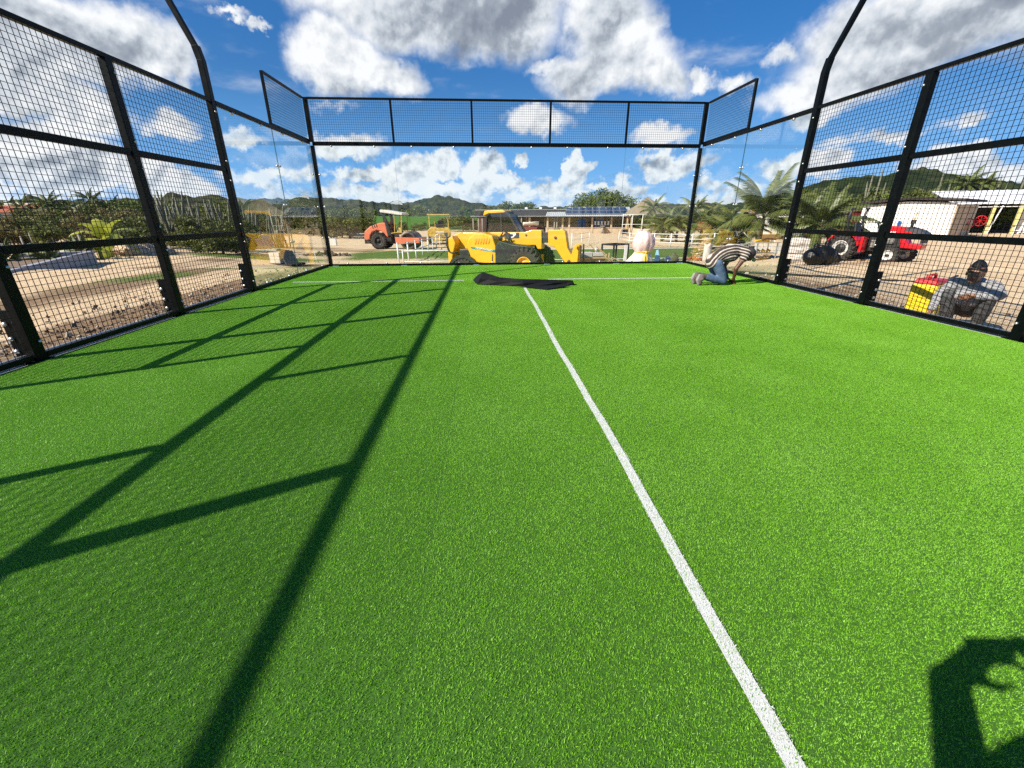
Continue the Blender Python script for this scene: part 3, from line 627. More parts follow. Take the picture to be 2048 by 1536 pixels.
# ---- telehandler: x forward, y left, origin on the ground under the rear axle
def telehandler():
    g=at(1052,497,depth=16.4); z=gz(1.2,14)
    a=R(-24); L=2.75
    fx,fy=at(1052,520,depth=16.3).x,at(1052,520,depth=16.3).y
    # right front wheel stands at (fx,fy): local (2.75,-.93)
    ox=fx-(L*math.cos(a)+.93*math.sin(a)); oy=fy-(L*math.sin(a)-.93*math.cos(a))
    root=empty('telehandler',(ox,oy,gz(ox,oy)),a,'yellow telescopic handler with black cab and low boom behind the back glass','telehandler')
    for x in (0,L):
        for s in (-1,1): wheel(root,(x,s*.93,.66 if x else .40),.70 if x else .60,.44,.30,yel,20,s)
    m=MB(); m.prism([(-.75,.55),(-.55,.42),(2.9,.42),(3.15,.62),(3.15,.95),(-.75,.95)],-.40,.40,'y'); part(root,'chassis',m,yel,.02)
    for x in (0,L): z_=.62 if x else .36; m=MB(); m.box((x,0,z_),(.24,1.5,.22)); m.box((x,-.55,z_),(.3,.22,.34)); m.box((x,.55,z_),(.3,.22,.34)); part(root,'axle',m,dark,.02)
    # rear counterweight and boom tower
    m=MB(); m.prism([(-.84,.20),(-.70,.15),(-.62,1.0),(-.42,1.55),(-.55,1.86),(-.82,1.72)],-.86,.86,'y'); part(root,'counterweight',m,yel,.04)
    m=MB(); m.prism([(-.78,1.2),(-.3,1.0),(.55,1.1),(.15,1.62),(-.35,1.98),(-.72,1.86)],-.40,-.30,'y'); m.prism([(-.78,1.2),(-.3,1.0),(.55,1.1),(.15,1.62),(-.35,1.98),(-.72,1.86)],.06,.16,'y'); part(root,'boom_tower',m,yel,.02)
    m=MB(); m.tube([(-.80,-.9,1.95),(-.82,-.9,1.45),(-.75,-.9,1.22),(-.6,-.9,1.16),(-.3,-.9,1.16)],.032,8); part(root,'guard_rail',m,blk)
    m=MB(); m.box((-.80,-.92,1.93),(.16,.05,.13)); part(root,'rear_lamp',m,blk,.01)
    m=MB(); m.box((.05,-.80,1.14),(.52,.34,.34)); part(root,'battery_box',m,blk,.04)
    # boom: outer section, inner section, goose neck
    BY=-.12; bh=.27
    m=MB(); m.prism([(-.72,1.42),(1.2,1.40),(3.02,1.36),(3.10,1.20),(3.28,1.20),(3.28,1.94),(2.85,1.96),(2.55,1.88),(.2,1.94),(-.5,1.95),(-.72,1.8)],BY-.21,BY+.21,'y'); bo=part(root,'boom',m,yel,.025)
    m=MB(); m.prism([(3.26,1.44),(3.62,1.44),(3.62,1.84),(3.26,1.84)],BY-.15,BY+.15,'y'); part(root,'inner_boom',m,dark,.01)
    m=MB(); m.prism([(3.55,1.36),(3.62,1.30),(3.80,1.28),(4.28,.62),(4.55,.56),(4.62,.78),(4.36,1.22),(4.26,1.86),(4.16,1.92),(3.55,1.92)],BY-.19,BY+.19,'y'); go=part(root,'boom_nose',m,yel,.025)
    for q,rr_ in (((3.86,BY,1.63),.055),((4.42,BY,.70),.06),((2.62,BY,1.76),.045)):
        m=MB(); m.lathe([(0,-.222),(rr_,-.222),(rr_,.222),(0,.222)],q,'y',12); m.build('pin',rust,bo)
    # carriage
    m=MB()
    for y in (-.42,-.22,-.02,.18): m.prism([(4.52,.52),(4.80,.58),(4.86,1.30),(4.72,1.36),(4.62,1.18),(4.55,.95)],BY+y+.06,BY+y+.11,'y')
    m.bar((4.78,BY-.5,1.26),(4.78,BY+.4,1.26),.07); m.bar((4.74,BY-.5,.66),(4.74,BY+.4,.66),.08); part(root,'carriage',m,yel,.012)
    for y in (-.40,.28): m=MB(); m.box((4.92,BY+y,.93),(.05,.12,.80)); m.box((5.0,BY+y,.55),(.2,.12,.05)); part(root,'fork_shank',m,rust,.01)
    m=MB(); m.bar((3.95,BY,1.02),(4.66,BY,1.18),.11); m.bar((3.7,BY,1.32),(4.1,BY,1.1),.06); part(root,'tilt_ram',m,chrome)
    # engine pod on the near side
    P=[(.38,.78),(1.48,.66),(1.52,1.35),(1.38,1.80),(1.0,1.92),(.62,1.94),(.28,1.72),(.18,1.42),(.30,1.1)]
    m=MB(); m.prism(P,-1.02,-.36,'y'); pod=part(root,'engine_cover',m,yel,.05,3)
    m=MB()
    for k in range(6): x=.58+.12*k; m.bar((x,-1.03,1.50),(x+.11,-1.005,1.72),.055,.03,up=(0,1,0))
    m.build('louvre',orgl,pod)
    m=MB(); m.prism([(.36,1.40),(.42,1.32),(1.46,1.15),(1.48,1.25)],-1.032,-1.018,'y'); m.build('side_stripe',greenp,pod)
    words(pod,'TELEPOWERED',.115,(.98,-1.036,1.28),(R(90),R(-0),0),white,bold=.001).rotation_euler=(R(90),R(9.3),0)
    m=MB(); m.prism([(1.30,.80),(1.36,.78),(1.38,1.06),(1.34,1.1)],-1.03,-1.018,'y'); m.build('warning_mark',rust,pod)
    # black fender and sill
    m=MB(); m.prism([(1.50,.52),(2.06,.52),(2.14,.86),(2.34,1.14),(2.62,1.26),(2.95,1.28),(2.9,1.36),(2.25,1.44),(1.72,1.60),(1.50,1.38)],-1.08,-.45,'y'); part(root,'front_fender',m,blk,.03)
    m=MB(); m.prism([(1.50,.52),(2.06,.52),(2.14,.86),(2.34,1.14),(2.62,1.26),(2.95,1.28),(2.9,1.36),(2.25,1.44),(1.72,1.5),(1.50,1.38)],.45,1.08,'y'); part(root,'front_fender',m,blk,.03)
    m=MB(); m.prism([(.42,.50),(2.05,.50),(2.05,.66),(1.05,.70),(.8,.80),(.42,.80)],-1.0,-.42,'y'); sl_=part(root,'side_sill',m,blk,.02)
    words(sl_,'JCB',.34,(1.25,-1.004,.58),RX,white,bold=.012)
    m=MB()
    for s in (-1,1):
        pr=[]
        for k in range(9): t=R(2+172*k/8); pr.append((.76*math.cos(t),.36+.74*math.sin(t)))
        for k in range(8,-1,-1): t=R(2+172*k/8); pr.append((.63*math.cos(t),.36+.60*math.sin(t)))
        m.prism(pr,s*.93-.25,s*.93+.25,'y')
    part(root,'rear_fender',m,blk)
    m=MB(); m.prism([(.46,.55),(.72,.55),(.56,1.0),(.38,1.0)],-1.0,-.8,'y'); part(root,'step',m,yel,.01)
    # cab on the far side
    y0,y1=.14,1.0
    fr=MB()
    A=[(.66,1.0),(.58,1.9),(.66,2.58),(.84,2.70),(1.56,2.70),(1.72,2.58),(2.32,1.55),(2.36,1.0)]
    for y in (y0+.04,y1-.04):
        for p,q in zip(A,A[1:]+A[:1]): fr.bar((p[0],y,p[1]),(q[0],y,q[1]),.10,.10,up=(0,1,0))
        fr.bar((1.32,y,1.0),(1.34,y,2.68),.07,.07,up=(0,1,0))
    for p in A: fr.bar((p[0],y0,p[1]),(p[0],y1,p[1]),.08,.08)
    cab=part(root,'cab_frame',fr,blk,.015)
    m=MB(); m.prism([(.52,2.60),(.60,2.80),(1.46,2.80),(1.56,2.72),(1.5,2.69),(.8,2.69)],y0-.03,y1+.03,'y'); part(root,'cab_roof',m,yel,.02)
    m=MB(); m.prism(A,y0+.05,y0+.056,'y'); m.prism(A,y1-.056,y1-.05,'y'); m.build('cab_window',cabg,cab)
    m=MB(); m.add([(1.75,y0,2.56),(1.75,y1,2.56),(2.32,y1,1.55),(2.32,y0,1.55)],[(0,1,2,3)]); m.build('windscreen',cabg,cab)
    m=MB(); m.box((1.48,(y0+y1)/2,.95),(1.75,y1-y0,.25)); part(root,'cab_floor',m,blk,.02)
    m=MB(); m.box((1.05,.57,1.45),(.5,.5,.16)); m.box((.84,.57,1.78),(.14,.48,.62),(0,R(-8),0)); m.box((.82,.57,2.14),(.1,.28,.18)); part(root,'seat',m,blk,.05)
    m=MB(); m.bar((1.95,.57,1.1),(1.82,.57,1.7),.05); m.lathe([(.19,-.015),(.205,0),(.19,.015),(.175,0),(.19,-.015)],(1.80,.57,1.75),'x',18); part(root,'steering_column',m,blk)
    m=MB(); m.bar((1.8,.3,2.5),(2.25,.25,1.7),.03); m.box((2.1,y0-.12,1.98),(.05,.03,.26)); part(root,'wiper',m,dark)
    # bracket, hoses, lettering on the boom
    m=MB(); m.tube([(1.72,BY-.26,1.86),(1.76,BY-.34,1.62),(1.72,BY-.34,1.38),(1.82,BY-.3,1.12)],.028,6); m.tube([(1.8,BY-.26,1.88),(1.9,BY-.36,1.64),(1.9,BY-.34,1.34),(2.0,BY-.25,1.1)],.028,6); m.tube([(1.5,BY-.25,1.76),(1.66,BY-.32,1.94),(1.84,BY-.25,1.86)],.03,6); m.lathe([(0,-.05),(.07,-.05),(.07,.02),(0,.02)],(1.46,BY-.22,1.70),'y',10); m.box((1.82,BY-.25,1.76),(.16,.12,.2)); part(root,'hydraulic_hose',m,blk)
    m=MB(); m.box((1.98,BY-.213,1.76),(.66,.008,.22)); m.build('name_plate',blk,bo)
    words(bo,'JCB',.255,(1.99,BY-.22,1.765),RX,white,bold=.012)
    words(bo,'TRIHAND',.105,(1.90,BY-.215,1.535),RX,blk,bold=.002)
    words(bo,'530',.15,(-.22,BY-.215,1.63),RX,white,bold=.006); 
    m=MB(); m.box((.07,BY-.213,1.63),(.2,.006,.1)); m.build('number_plate',blk,bo); words(bo,'60',.09,(.07,BY-.219,1.63),RX,white)
    m=MB(); m.tube([(2.1,BY-.02,1.25),(2.9,BY-.02,1.30)],.05,10); part(root,'lift_ram',m,chrome)
    k=.95; root.scale=(k,k,k); root.rotation_euler=(0,R(-2.4),a)
    bpy.context.view_layer.update(); q=root.matrix_world@Vector((L,-.93,0)); root.location+=Vector((fx-q.x,fy-q.y,gz(fx,fy)-q.z))
    return root
TEL=telehandler()
# ---- road roller
def roller():
    p=at(765,498); a=R(-9)
    root=empty('road_roller',(p.x,p.y,p.z),a,'faded orange single drum road roller with a cream canopy','road roller')
    P=root.location
    m=MB(); 
    wheel(root,(0,-.55,.76),.76,.56,.40,dark,22,-1); wheel(root,(0,1.15,.76),.76,.56,.40,dark,22,1)
    YC=.3
    m=MB(); m.prism([(-1.42,.95),(-1.2,.80),(-.86,.92),(-.80,1.25),(-.55,1.58),(-.1,1.72),(.35,1.62),(.62,1.40),(.80,1.12),(.98,1.12),(.80,2.42),(.2,2.36),(-.75,2.05),(-1.32,1.62)],YC-.95,YC+.95,'y'); hood=part(root,'hood',m,orange,.09,3)
    m=MB()
    for k in range(3): m.bar((-.42+.2*k,YC-.962,1.88+.06*k),(-.50+.2*k,YC-.955,2.14+.06*k),.07,.02,up=(0,1,0))
    m.build('vent',blk,hood)
    m=MB(); m.box((-1.2,YC,.72),(.5,1.7,.42)); m.box((-.1,YC,.75),(2.0,.7,.4)); part(root,'rear_frame',m,dark,.03)
    m=MB(); m.box((1.15,YC,.95),(.75,1.1,.9)); m.box((1.5,YC,.75),(1.0,.5,.35)); m.box((.95,YC-.9,.9),(.6,.25,.35)); part(root,'articulation',m,dark,.03)
    m=MB(); m.prism([(.80,1.3),(1.25,1.25),(1.0,2.6),(.75,3.25),(.55,3.25),(.62,2.4)],YC-.92,YC-.84,'y'); m.prism([(.80,1.3),(1.25,1.25),(1.0,2.6),(.75,3.25),(.55,3.25),(.62,2.4)],YC+.84,YC+.92,'y'); m.box((.75,YC,1.9),(.08,1.7,1.1),(0,R(-10),0)); part(root,'canopy_pillar',m,dark,.02)
    m=MB(); m.prism([(.42,3.28),(2.45,3.02),(2.52,3.10),(2.5,3.2),(.5,3.52),(.40,3.46)],YC-1.02,YC+1.02,'y'); part(root,'canopy_roof',m,cream,.04)
    m=MB()
    for y in (-.88,.88): m.bar((2.25,YC+y,1.5),(2.38,YC+y,3.06),.07); m.bar((1.25,YC+y,1.45),(2.25,YC+y,1.6),.06); m.bar((1.6,YC+y,1.5),(1.7,YC+y,3.14),.05)
    part(root,'canopy_post',m,yel2,.01)
    m=MB(); m.box((1.15,YC,1.75),(.5,.55,.16)); m.box((.92,YC,2.1),(.14,.5,.6)); part(root,'seat',m,mat('brown_seat',(.10,.06,.035),.7),.05)
    m=MB(); m.bar((1.85,YC,1.45),(1.7,YC,2.05),.12); m.lathe([(.2,-.015),(.22,0),(.2,.015),(.18,0),(.2,-.015)],(1.66,YC,2.1),'z',16); m.box((1.9,YC,1.7),(.25,.6,.45)); part(root,'control_console',m,yel2,.03)
    m=MB(); m.box((1.75,YC,1.38),(1.2,1.7,.08)); part(root,'platform',m,dark,.01)
    m=MB()
    for y in (-1.15,1.15): m.prism([(1.72,.62),(2.55,.58),(2.85,.75),(3.15,.58),(4.0,.62),(4.02,1.06),(1.70,1.12)],YC+y-.09,YC+y+.09,'y')
    m.box((1.78,YC,.86),(.16,2.2,.45)); m.box((3.95,YC,.86),(.14,2.2,.40)); part(root,'drum_frame',m,orange,.02)
    m=MB(); m.lathe([(.62,-1.02),(.78,-1.04),(.80,-1.0),(.80,1.0),(.78,1.04),(.62,1.02)],(2.85,YC,.80),'y',40); m.lathe([(0,-.86),(.62,-.92),(.62,-1.02)],(2.85,YC,.80),'y',40); m.lathe([(.62,1.02),(.62,.92),(0,.86)],(2.85,YC,.8),'y',40); part(root,'drum',m,mat('drum_steel',(.16,.13,.11),.5,metal=.6,var=.35,scale=3))
    m=MB(); m.box((2.85,YC-1.16,.72),(.3,.14,.32)); part(root,'hub',m,dark,.03)
roller()
# ---- old yellow machine seen from behind the fence
def dozer():
    p=at(880,488); root=empty('yellow_bulldozer',(p.x,p.y,p.z),R(6),'weathered yellow bulldozer with an open canopy, parked behind the white rails','bulldozer')
    m=MB()
    for s in (-1,1):
        m.prism([(-1.4,.45),(-1.1,.08),(1.1,.08),(1.4,.45),(1.15,.86),(-1.15,.86)],s*1.05-.24,s*1.05+.24,'y')
        for k in range(12): t=-1.1+.2*k; m.box((t,s*1.05,.05),(.08,.5,.06)); m.box((t,s*1.05,.88),(.08,.5,.05))
    m.T=Matrix.Rotation(R(90),4,'Z')@m.T; tr=MB(); tr.v=[tuple(Matrix.Rotation(R(90),4,'Z')@Vector(v)) for v in m.v]; tr.f=m.f; tr.m=m.m; tr.smooth=m.smooth; part(root,'track',tr,dark,.0)
    m=MB(); m.prism([(-1.35,1.25),(1.35,1.25),(1.42,1.5),(1.15,1.9),(-.95,1.95),(-1.42,1.5)],-.9,1.5,'y'); part(root,'body',m,yel2,.05)
    m=MB(); m.box((0,-1.0,1.05),(2.3,.35,.32)); m.box((0,-1.1,.62),(1.5,.25,.22)); part(root,'rear_beam',m,yel2,.03)
    m=MB(); m.box((.1,-.6,2.12),(.9,.7,.4)); m.box((.25,-.2,2.4),(.7,.16,.5)); part(root,'seat',m,blk,.05)
    m=MB()
    for x in (-1.12,1.12):
        for y in (-.6,.9): m.bar((x,y,1.9),(x*.98,y,3.25),.09)
    m.bar((-.45,.9,1.9),(-.5,.9,3.2),.05); part(root,'canopy_post',m,yel2,.01)
    m=MB(); m.box((0,.15,3.32),(2.6,2.0,.14)); part(root,'canopy_roof',m,yel2,.03)
    m=MB(); m.box((.1,-.912,1.42),(.9,.02,.14)); part(root,'number_plate',m,white)
    m=MB(); m.box((0,2.2,.75),(2.9,.15,1.1),(R(8),0,0)); part(root,'blade',m,yel2,.02)
    m=MB()
    for x in (-.25,.6): m.tube([(x,-1.3,.95),(x,-1.35,1.18)],.06,8)
    m.tube([(-.6,-1.15,.9),(-.1,-1.3,1.3),(.5,-1.2,.95)],.03,6); part(root,'towing_eye',m,cream)
dozer()
# ---- red tractor
def tractor():
    f=at(1772,521,depth=17.0); a=R(-66); L=1.72; rf=.36; rr=.54
    ox=f.x-(L*math.cos(a)+.74*math.sin(a)); oy=f.y-(L*math.sin(a)-.74*math.cos(a))
    root=empty('farm_tractor',(ox,oy,gz(ox,oy)),a,'red compact farm tractor with white wheel rims and folded black roll bar','tractor','')
    for s in (-1,1):
        wheel(root,(0,s*.72,rr),rr,.36,.31,rimw,18,s,hub=.62); wheel(root,(L,s*.74,rf),rf,.24,.19,rimw,16,s,steer=R(6),hub=.3)
    m=MB(); m.box((.55,0,.62),(1.5,.34,.34)); m.box((1.6,0,.62),(1.2,.28,.26)); m.box((L,0,.42),(.16,.98,.16)); m.box((0,0,.58),(.3,1.0,.24)); m.box((1.25,0,.85),(1.1,.4,.4)); part(root,'chassis',m,dark,.02)
    m=MB(); m.box((1.35,-.2,.9),(.5,.16,.25)); m.box((.95,-.22,.75),(.25,.2,.3)); m.lathe([(0,-.3),(.09,-.3),(.09,-.2),(0,-.2)],(1.2,0,.72),'y',10); part(root,'engine',m,mat('engine_metal',(.30,.29,.26),.5,metal=.5,var=.4,scale=14),.02)
    m=MB(); m.prism([(.95,1.12),(2.38,1.06),(2.50,1.16),(2.30,1.30),(1.85,1.42),(.95,1.46)],-.27,.27,'y'); hd=part(root,'hood',m,red,.05,3)
    m=MB(); m.prism([(1.92,1.425),(2.34,1.30),(2.52,1.17),(2.46,1.13),(1.80,1.30)],-.278,.278,'y'); m.build('hood_nose',mat('grey_plastic',(.06,.06,.065),.5),hd)
    m=MB(); m.box((2.0,-.279,1.16),(.5,.008,.07)); m.build('side_stripe',white,hd); words(hd,'444',.13,(1.45,-.279,1.2),RX,white,shear=.3,bold=.003)
    m=MB(); m.prism([(1.82,.62),(2.45,.60),(2.52,.78),(2.0,.82),(1.9,1.08),(1.75,1.08)],-.25,.25,'y'); part(root,'front_bolster',m,red,.03)
    m=MB(); m.box((2.44,0,.95),(.06,.46,.26)); part(root,'grille',m,blk,.01)
    m=MB()
    for s in (-1,1):
        pr=[];q=[]
        for k in range(9):
            t=R(12+150*k/8); pr.append(((rr+.12)*math.cos(t),rr+(rr+.12)*math.sin(t))); q.append(((rr+.07)*math.cos(t),rr+(rr+.07)*math.sin(t)))
        m.prism(pr+q[::-1],s*.42,s*.88,'y')
    part(root,'fender',m,red)
    m=MB(); m.box((.66,-.55,.72),(.14,.34,.62)); m.box((.66,.55,.72),(.14,.34,.62)); part(root,'step_panel',m,red,.02)
    m=MB(); m.box((.25,0,1.12),(.42,.46,.1)); m.box((.04,0,1.36),(.1,.44,.42),(0,R(-10),0)); part(root,'seat',m,blk,.04)
    for s in (-1,1): m=MB(); m.tube([(-.02,s*.58,1.0),(-.05,s*.60,1.42),(-.12,s*.61,1.72),(-.03,s*.61,2.14)],.045,8); m.box((-.09,s*.61,1.76),(.13,.12,.16)); m.box((-.02,s*.57,2.12),(.12,.14,.07)); part(root,'roll_bar',m,blk)
    m=MB(); m.bar((.9,0,1.2),(.75,0,1.55),.05); m.lathe([(.17,-.012),(.185,0),(.17,.012),(.155,0),(.17,-.012)],(.74,0,1.57),'z',16); m.box((.95,0,1.3),(.12,.36,.36)); part(root,'steering_wheel',m,blk)
    m=MB(); m.tube([(1.98,-.16,1.38),(1.98,-.16,1.66)],.045,8); m.box((1.98,-.16,1.62),(.13,.13,.14)); part(root,'exhaust',m,dark)
    m=MB(); m.bar((-.2,-.3,.5),(-1.1,-.35,.35),.07); m.bar((-.2,.3,.5),(-1.1,.35,.35),.07); m.bar((-1.1,-.5,.35),(-1.1,.5,.35),.09); part(root,'drawbar',m,red)
    return root
TR=tractor()
# ================================================================ people and the loose turf
skin_d=mat('dark_skin',(.13,.055,.032),.5,var=.12,scale=9); skin_m=mat('brown_skin',(.25,.12,.07),.5,var=.12,scale=9)
hairm=mat('black_hair',(.008,.007,.006),.6,var=.3,scale=40,bump=.6,bscale=120)
denim=mat('blue_denim',(.035,.07,.14),.85,var=.3,scale=7,col2=(.12,.19,.28),bump=.5,bscale=30)
greyt=mat('grey_trousers',(.12,.12,.12),.85,var=.25,scale=9,bump=.5,bscale=28)
greys=mat('pale_grey_shirt',(.33,.33,.34),.85,var=.14,scale=6,bump=.7,bscale=22)
shoe=mat('dusty_shoe',(.14,.11,.095),.8,var=.3,scale=14); sole=mat('shoe_sole',(.30,.28,.26),.8)
capm=mat('dark_cap',(.03,.03,.033),.8,var=.2); brimm=mat('pale_cap_brim',(.55,.54,.47),.7,var=.12)
eyew=mat('eye_white',(.6,.57,.53),.3); eyed=mat('eye_iris',(.02,.012,.008),.2); lipm=mat('lip',(.16,.06,.045),.5); phonem=mat('phone_black',(.01,.01,.012),.2)
def chain(m,pts,rs):
    'tapered limb: balls at the joints, cones between'
    for p,r in zip(pts,rs): m.ball(p,r,12,8)
    for i in range(len(pts)-1): m.tube([pts[i],pts[i+1]],[rs[i],rs[i+1]],12)
def fuse(m,name,material,parent,vox=.010,smooth=6):
    o=m.build(name,material,parent)
    r=o.modifiers.new('fuse','REMESH'); r.mode='VOXEL'; r.voxel_size=vox; r.use_smooth_shade=True
    s=o.modifiers.new('smooth','SMOOTH'); s.factor=.5; s.iterations=smooth
    return o
def V3(*a): return Vector(a)
def hand(m,wrist,tip,side,curl,s=1.):
    'palm, four bent fingers of unequal length and a thumb from the side of the palm'
    w=Vector(wrist); d=(Vector(tip)-w).normalized(); sd=Vector(side); sd=(sd-d*sd.dot(d)).normalized(); n=d.cross(sd)*curl
    for k,x in enumerate((-.027,-.009,.009,.027)):
        chain(m,[w+sd*x*.7*s+d*.01,w+sd*x*s+d*.085*s],[.017*s,.012*s])
        L=(.062,.075,.071,.055)[k]*s; a=w+sd*x*s+d*.085*s; b=a+(d*.8+n*.6).normalized()*L*.5; c=b+(d*.25+n).normalized()*L*.5
        chain(m,[a,b,c],[.0105*s,.0095*s,.008*s])
    a=w+sd*-.03*s+d*.03*s; b=a+(d*.55-sd*.75+n*.4).normalized()*.045*s; c=b+(d*.8+n*.5).normalized()*.03*s; chain(m,[a,b,c],[.013*s,.011*s,.009*s])
def head(m,c,f,up,s=1.):
    'skull, jaw, nose, brows, ears, around centre c looking along f'
    f=Vector(f).normalized(); up=Vector(up); up=(up-f*up.dot(f)).normalized(); l=up.cross(f); c=Vector(c); rot=Matrix((f,l,up)).transposed()
    def q(x,y,z): return c+(f*x+l*y+up*z)*s
    def el(p,r): m.ball(q(*p),tuple(k*s for k in r),14,10,rot.to_euler())
    el((-.012,0,.03),(.098,.076,.088)); el((.022,0,-.035),(.068,.060,.080)); el((.050,0,-.085),(.032,.036,.028))
    chain(m,[q(.088,0,.012),q(.108,0,-.028)],[.010*s,.016*s]); el((.098,.014,-.032),(.012,.010,.009)); el((.098,-.014,-.032),(.012,.010,.009))
    chain(m,[q(.080,-.045,.026),q(.090,-.015,.022),q(.090,.015,.022),q(.080,.045,.026)],[.011*s]*4)
    el((.078,0,-.058),(.016,.026,.012))
    for sy in (-1,1): el((-.005,sy*.078,-.01),(.022,.010,.034)); el((.064,sy*.036,-.02),(.022,.02,.026))
    return q,rot
def face(root,q,s=1.):
    for sy in (-1,1):
        m=MB(); m.ball(q(.079,sy*.032,.004),.0125*s,10,8); e=m.build('eye',eyew,root)
        m=MB(); m.ball(q(.089,sy*.032,.003),.006*s,8,6); m.build('iris',eyed,e)
        m=MB(); chain(m,[q(.083,sy*.052,.030),q(.094,sy*.03,.034),q(.096,sy*.014,.028)],[.005*s,.006*s,.005*s]); m.build('eyebrow',hairm,root)
    m=MB(); chain(m,[q(.086,-.022,-.060),q(.096,0,-.057),q(.086,.022,-.060)],[.005*s,.0075*s,.005*s]); m.build('mouth',lipm,root)
def stripe_mat():
    m=bpy.data.materials.new('striped_shirt'); m.use_nodes=True; nt=m.node_tree; N=nt.nodes; L=nt.links; b=N['Principled BSDF']; b.inputs['Roughness'].default_value=.85
    tc=N.new('ShaderNodeTexCoord'); mp=N.new('ShaderNodeMapping'); mp.inputs['Location'].default_value=(-.145,0,-.20); mp.inputs['Scale'].default_value=(1,.30,1); L.new(tc.outputs['Object'],mp.inputs[0])
    ln=N.new('ShaderNodeVectorMath'); ln.operation='LENGTH'; L.new(mp.outputs[0],ln.inputs[0])
    nz=N.new('ShaderNodeTexNoise'); nz.inputs['Scale'].default_value=7; L.new(tc.outputs['Object'],nz.inputs[0])
    ad=N.new('ShaderNodeMath'); ad.operation='MULTIPLY_ADD'; L.new(nz.outputs[0],ad.inputs[0]); ad.inputs[1].default_value=.03; L.new(ln.outputs[1],ad.inputs[2])
    mu=N.new('ShaderNodeMath'); mu.operation='MULTIPLY'; L.new(ad.outputs[0],mu.inputs[0]); mu.inputs[1].default_value=1/.052
    fr=N.new('ShaderNodeMath'); fr.operation='FRACT'; L.new(mu.outputs[0],fr.inputs[0])
    r=N.new('ShaderNodeValToRGB'); r.color_ramp.interpolation='CONSTANT'; e=r.color_ramp.elements; e[0].position=0; e[0].color=(.045,.034,.028,1); e[1].position=.70; e[1].color=(.54,.49,.43,1); x=e.new(.58); x.color=(.20,.13,.09,1)
    L.new(fr.outputs[0],r.inputs[0]); L.new(r.outputs[0],b.inputs['Base Color'])
    bp=N.new('ShaderNodeBump'); bp.inputs['Strength'].default_value=.6; bp.inputs['Distance'].default_value=.02; n2=N.new('ShaderNodeTexNoise'); n2.inputs['Scale'].default_value=14; L.new(tc.outputs['Object'],n2.inputs[0]); L.new(n2.outputs[0],bp.inputs['Height']); L.new(bp.outputs[0],b.inputs['Normal']); return m
def kneeling_man():
    k=at(1437,568,z=.012); root=empty('person',(k.x,k.y,.012),R(2),'kneeling man in a striped shirt and jeans, bent over the turf','person')
    b=MB(); S={1:-.10,-1:.10}
    # y<0 is the side towards the camera
    for s in (-1,1):
        chain(b,[(-.15,s*.09,.40),(-.04,s*.10,.20),(.02,s*.105,.07)],[.085,.075,.055]); chain(b,[(.02,s*.105,.06),(-.17,s*.105,.10),(-.36,s*.10,.155)],[.055,.055,.036])
        chain(b,[(-.36,s*.10,.155),(-.42,s*.10,.14),(-.44,s*.10,.03)],[.036,.036,.025])
        chain(b,[(.36,s*.17,.60),(.25,s*.21,.44),(.175,s*.20,.31)],[.052,.046,.038]); chain(b,[(.175,s*.20,.31),(.20,s*.16,.22),(.225,s*.10,.105)],[.040,.037,.025])
        hand(b,(.228,s*.09,.10),(.30,s*.03,.02),(.2,s*1.,.1),-1 if s>0 else 1,1.2)
    chain(b,[(-.16,0,.42),(-.05,0,.52),(.12,0,.60),(.30,0,.605)],[.125,.115,.12,.11]); chain(b,[(.33,-.12,.61),(.33,.12,.61)],[.075,.075])
    chain(b,[(.34,0,.62),(.44,0,.60)],[.058,.052])
    q,rot=head(b,(.525,0,.545),(.55,-.05,-.83),(.83,0,.55),.98)
    body=fuse(b,'body',skin_d,root,.009,4); face(root,q,.98)
    m=MB(); chain(m,[(-.19,0,.44),(-.06,0,.545),(.12,0,.625),(.30,0,.62)],[.142,.138,.142,.125]); chain(m,[(.33,-.13,.625),(.33,.13,.625)],[.09,.09]); m.ball((-.20,0,.40),(.12,.17,.12),12,8); m.ball((.08,0,.51),(.22,.145,.10),12,8)
    for s in (-1,1): chain(m,[(.35,s*.17,.61),(.285,s*.205,.50)],[.078,.074])
    fuse(m,'shirt',stripe_mat(),root,.010,5)
    m=MB(); m.ball((-.17,0,.385),(.135,.165,.12),12,8)
    for s in (-1,1): chain(m,[(-.15,s*.085,.39),(-.04,s*.10,.21),(.025,s*.105,.085)],[.105,.093,.074]); chain(m,[(.02,s*.105,.075),(-.16,s*.105,.11),(-.33,s*.10,.155)],[.074,.072,.058])
    fuse(m,'jeans',denim,root,.010,4)
    for s in (-1,1):
        m=MB(); chain(m,[(-.36,s*.10,.165),(-.425,s*.10,.17),(-.46,s*.10,.10),(-.44,s*.10,.035)],[.052,.05,.045,.036]); chain(m,[(-.425,s*.075,.12),(-.425,s*.125,.12)],[.04,.04]); sh=fuse(m,'shoe',shoe,root,.008,3)
        m=MB(); chain(m,[(-.475,s*.10,.185),(-.505,s*.10,.10),(-.47,s*.10,.02)],[.028,.034,.028]); fuse(m,'sole',sole,sh,.008,3)
    m=MB(); m.ball(q(-.022,0,.055),(.102,.086,.075),14,10,rot.to_euler()); cp=fuse(m,'cap',capm,root,.009,3)
    m=MB(); 
    pts=[]
    for i in range(9): t=R(-62+124*i/8); pts.append((math.cos(t),math.sin(t)))
    vs=[];fs=[]
    for c_,s_ in pts: vs.append(q(.062+.030*c_,.070*s_,.055)); vs.append(q(.085+.095*c_,.088*s_,.040-.01*c_))
    for i in range(8): fs.append((2*i,2*i+1,2*i+3,2*i+2))
    m.add(vs,fs); br=m.build('brim',brimm,cp); so_=br.modifiers.new('thick','SOLIDIFY'); so_.thickness=.006
kneeling_man()
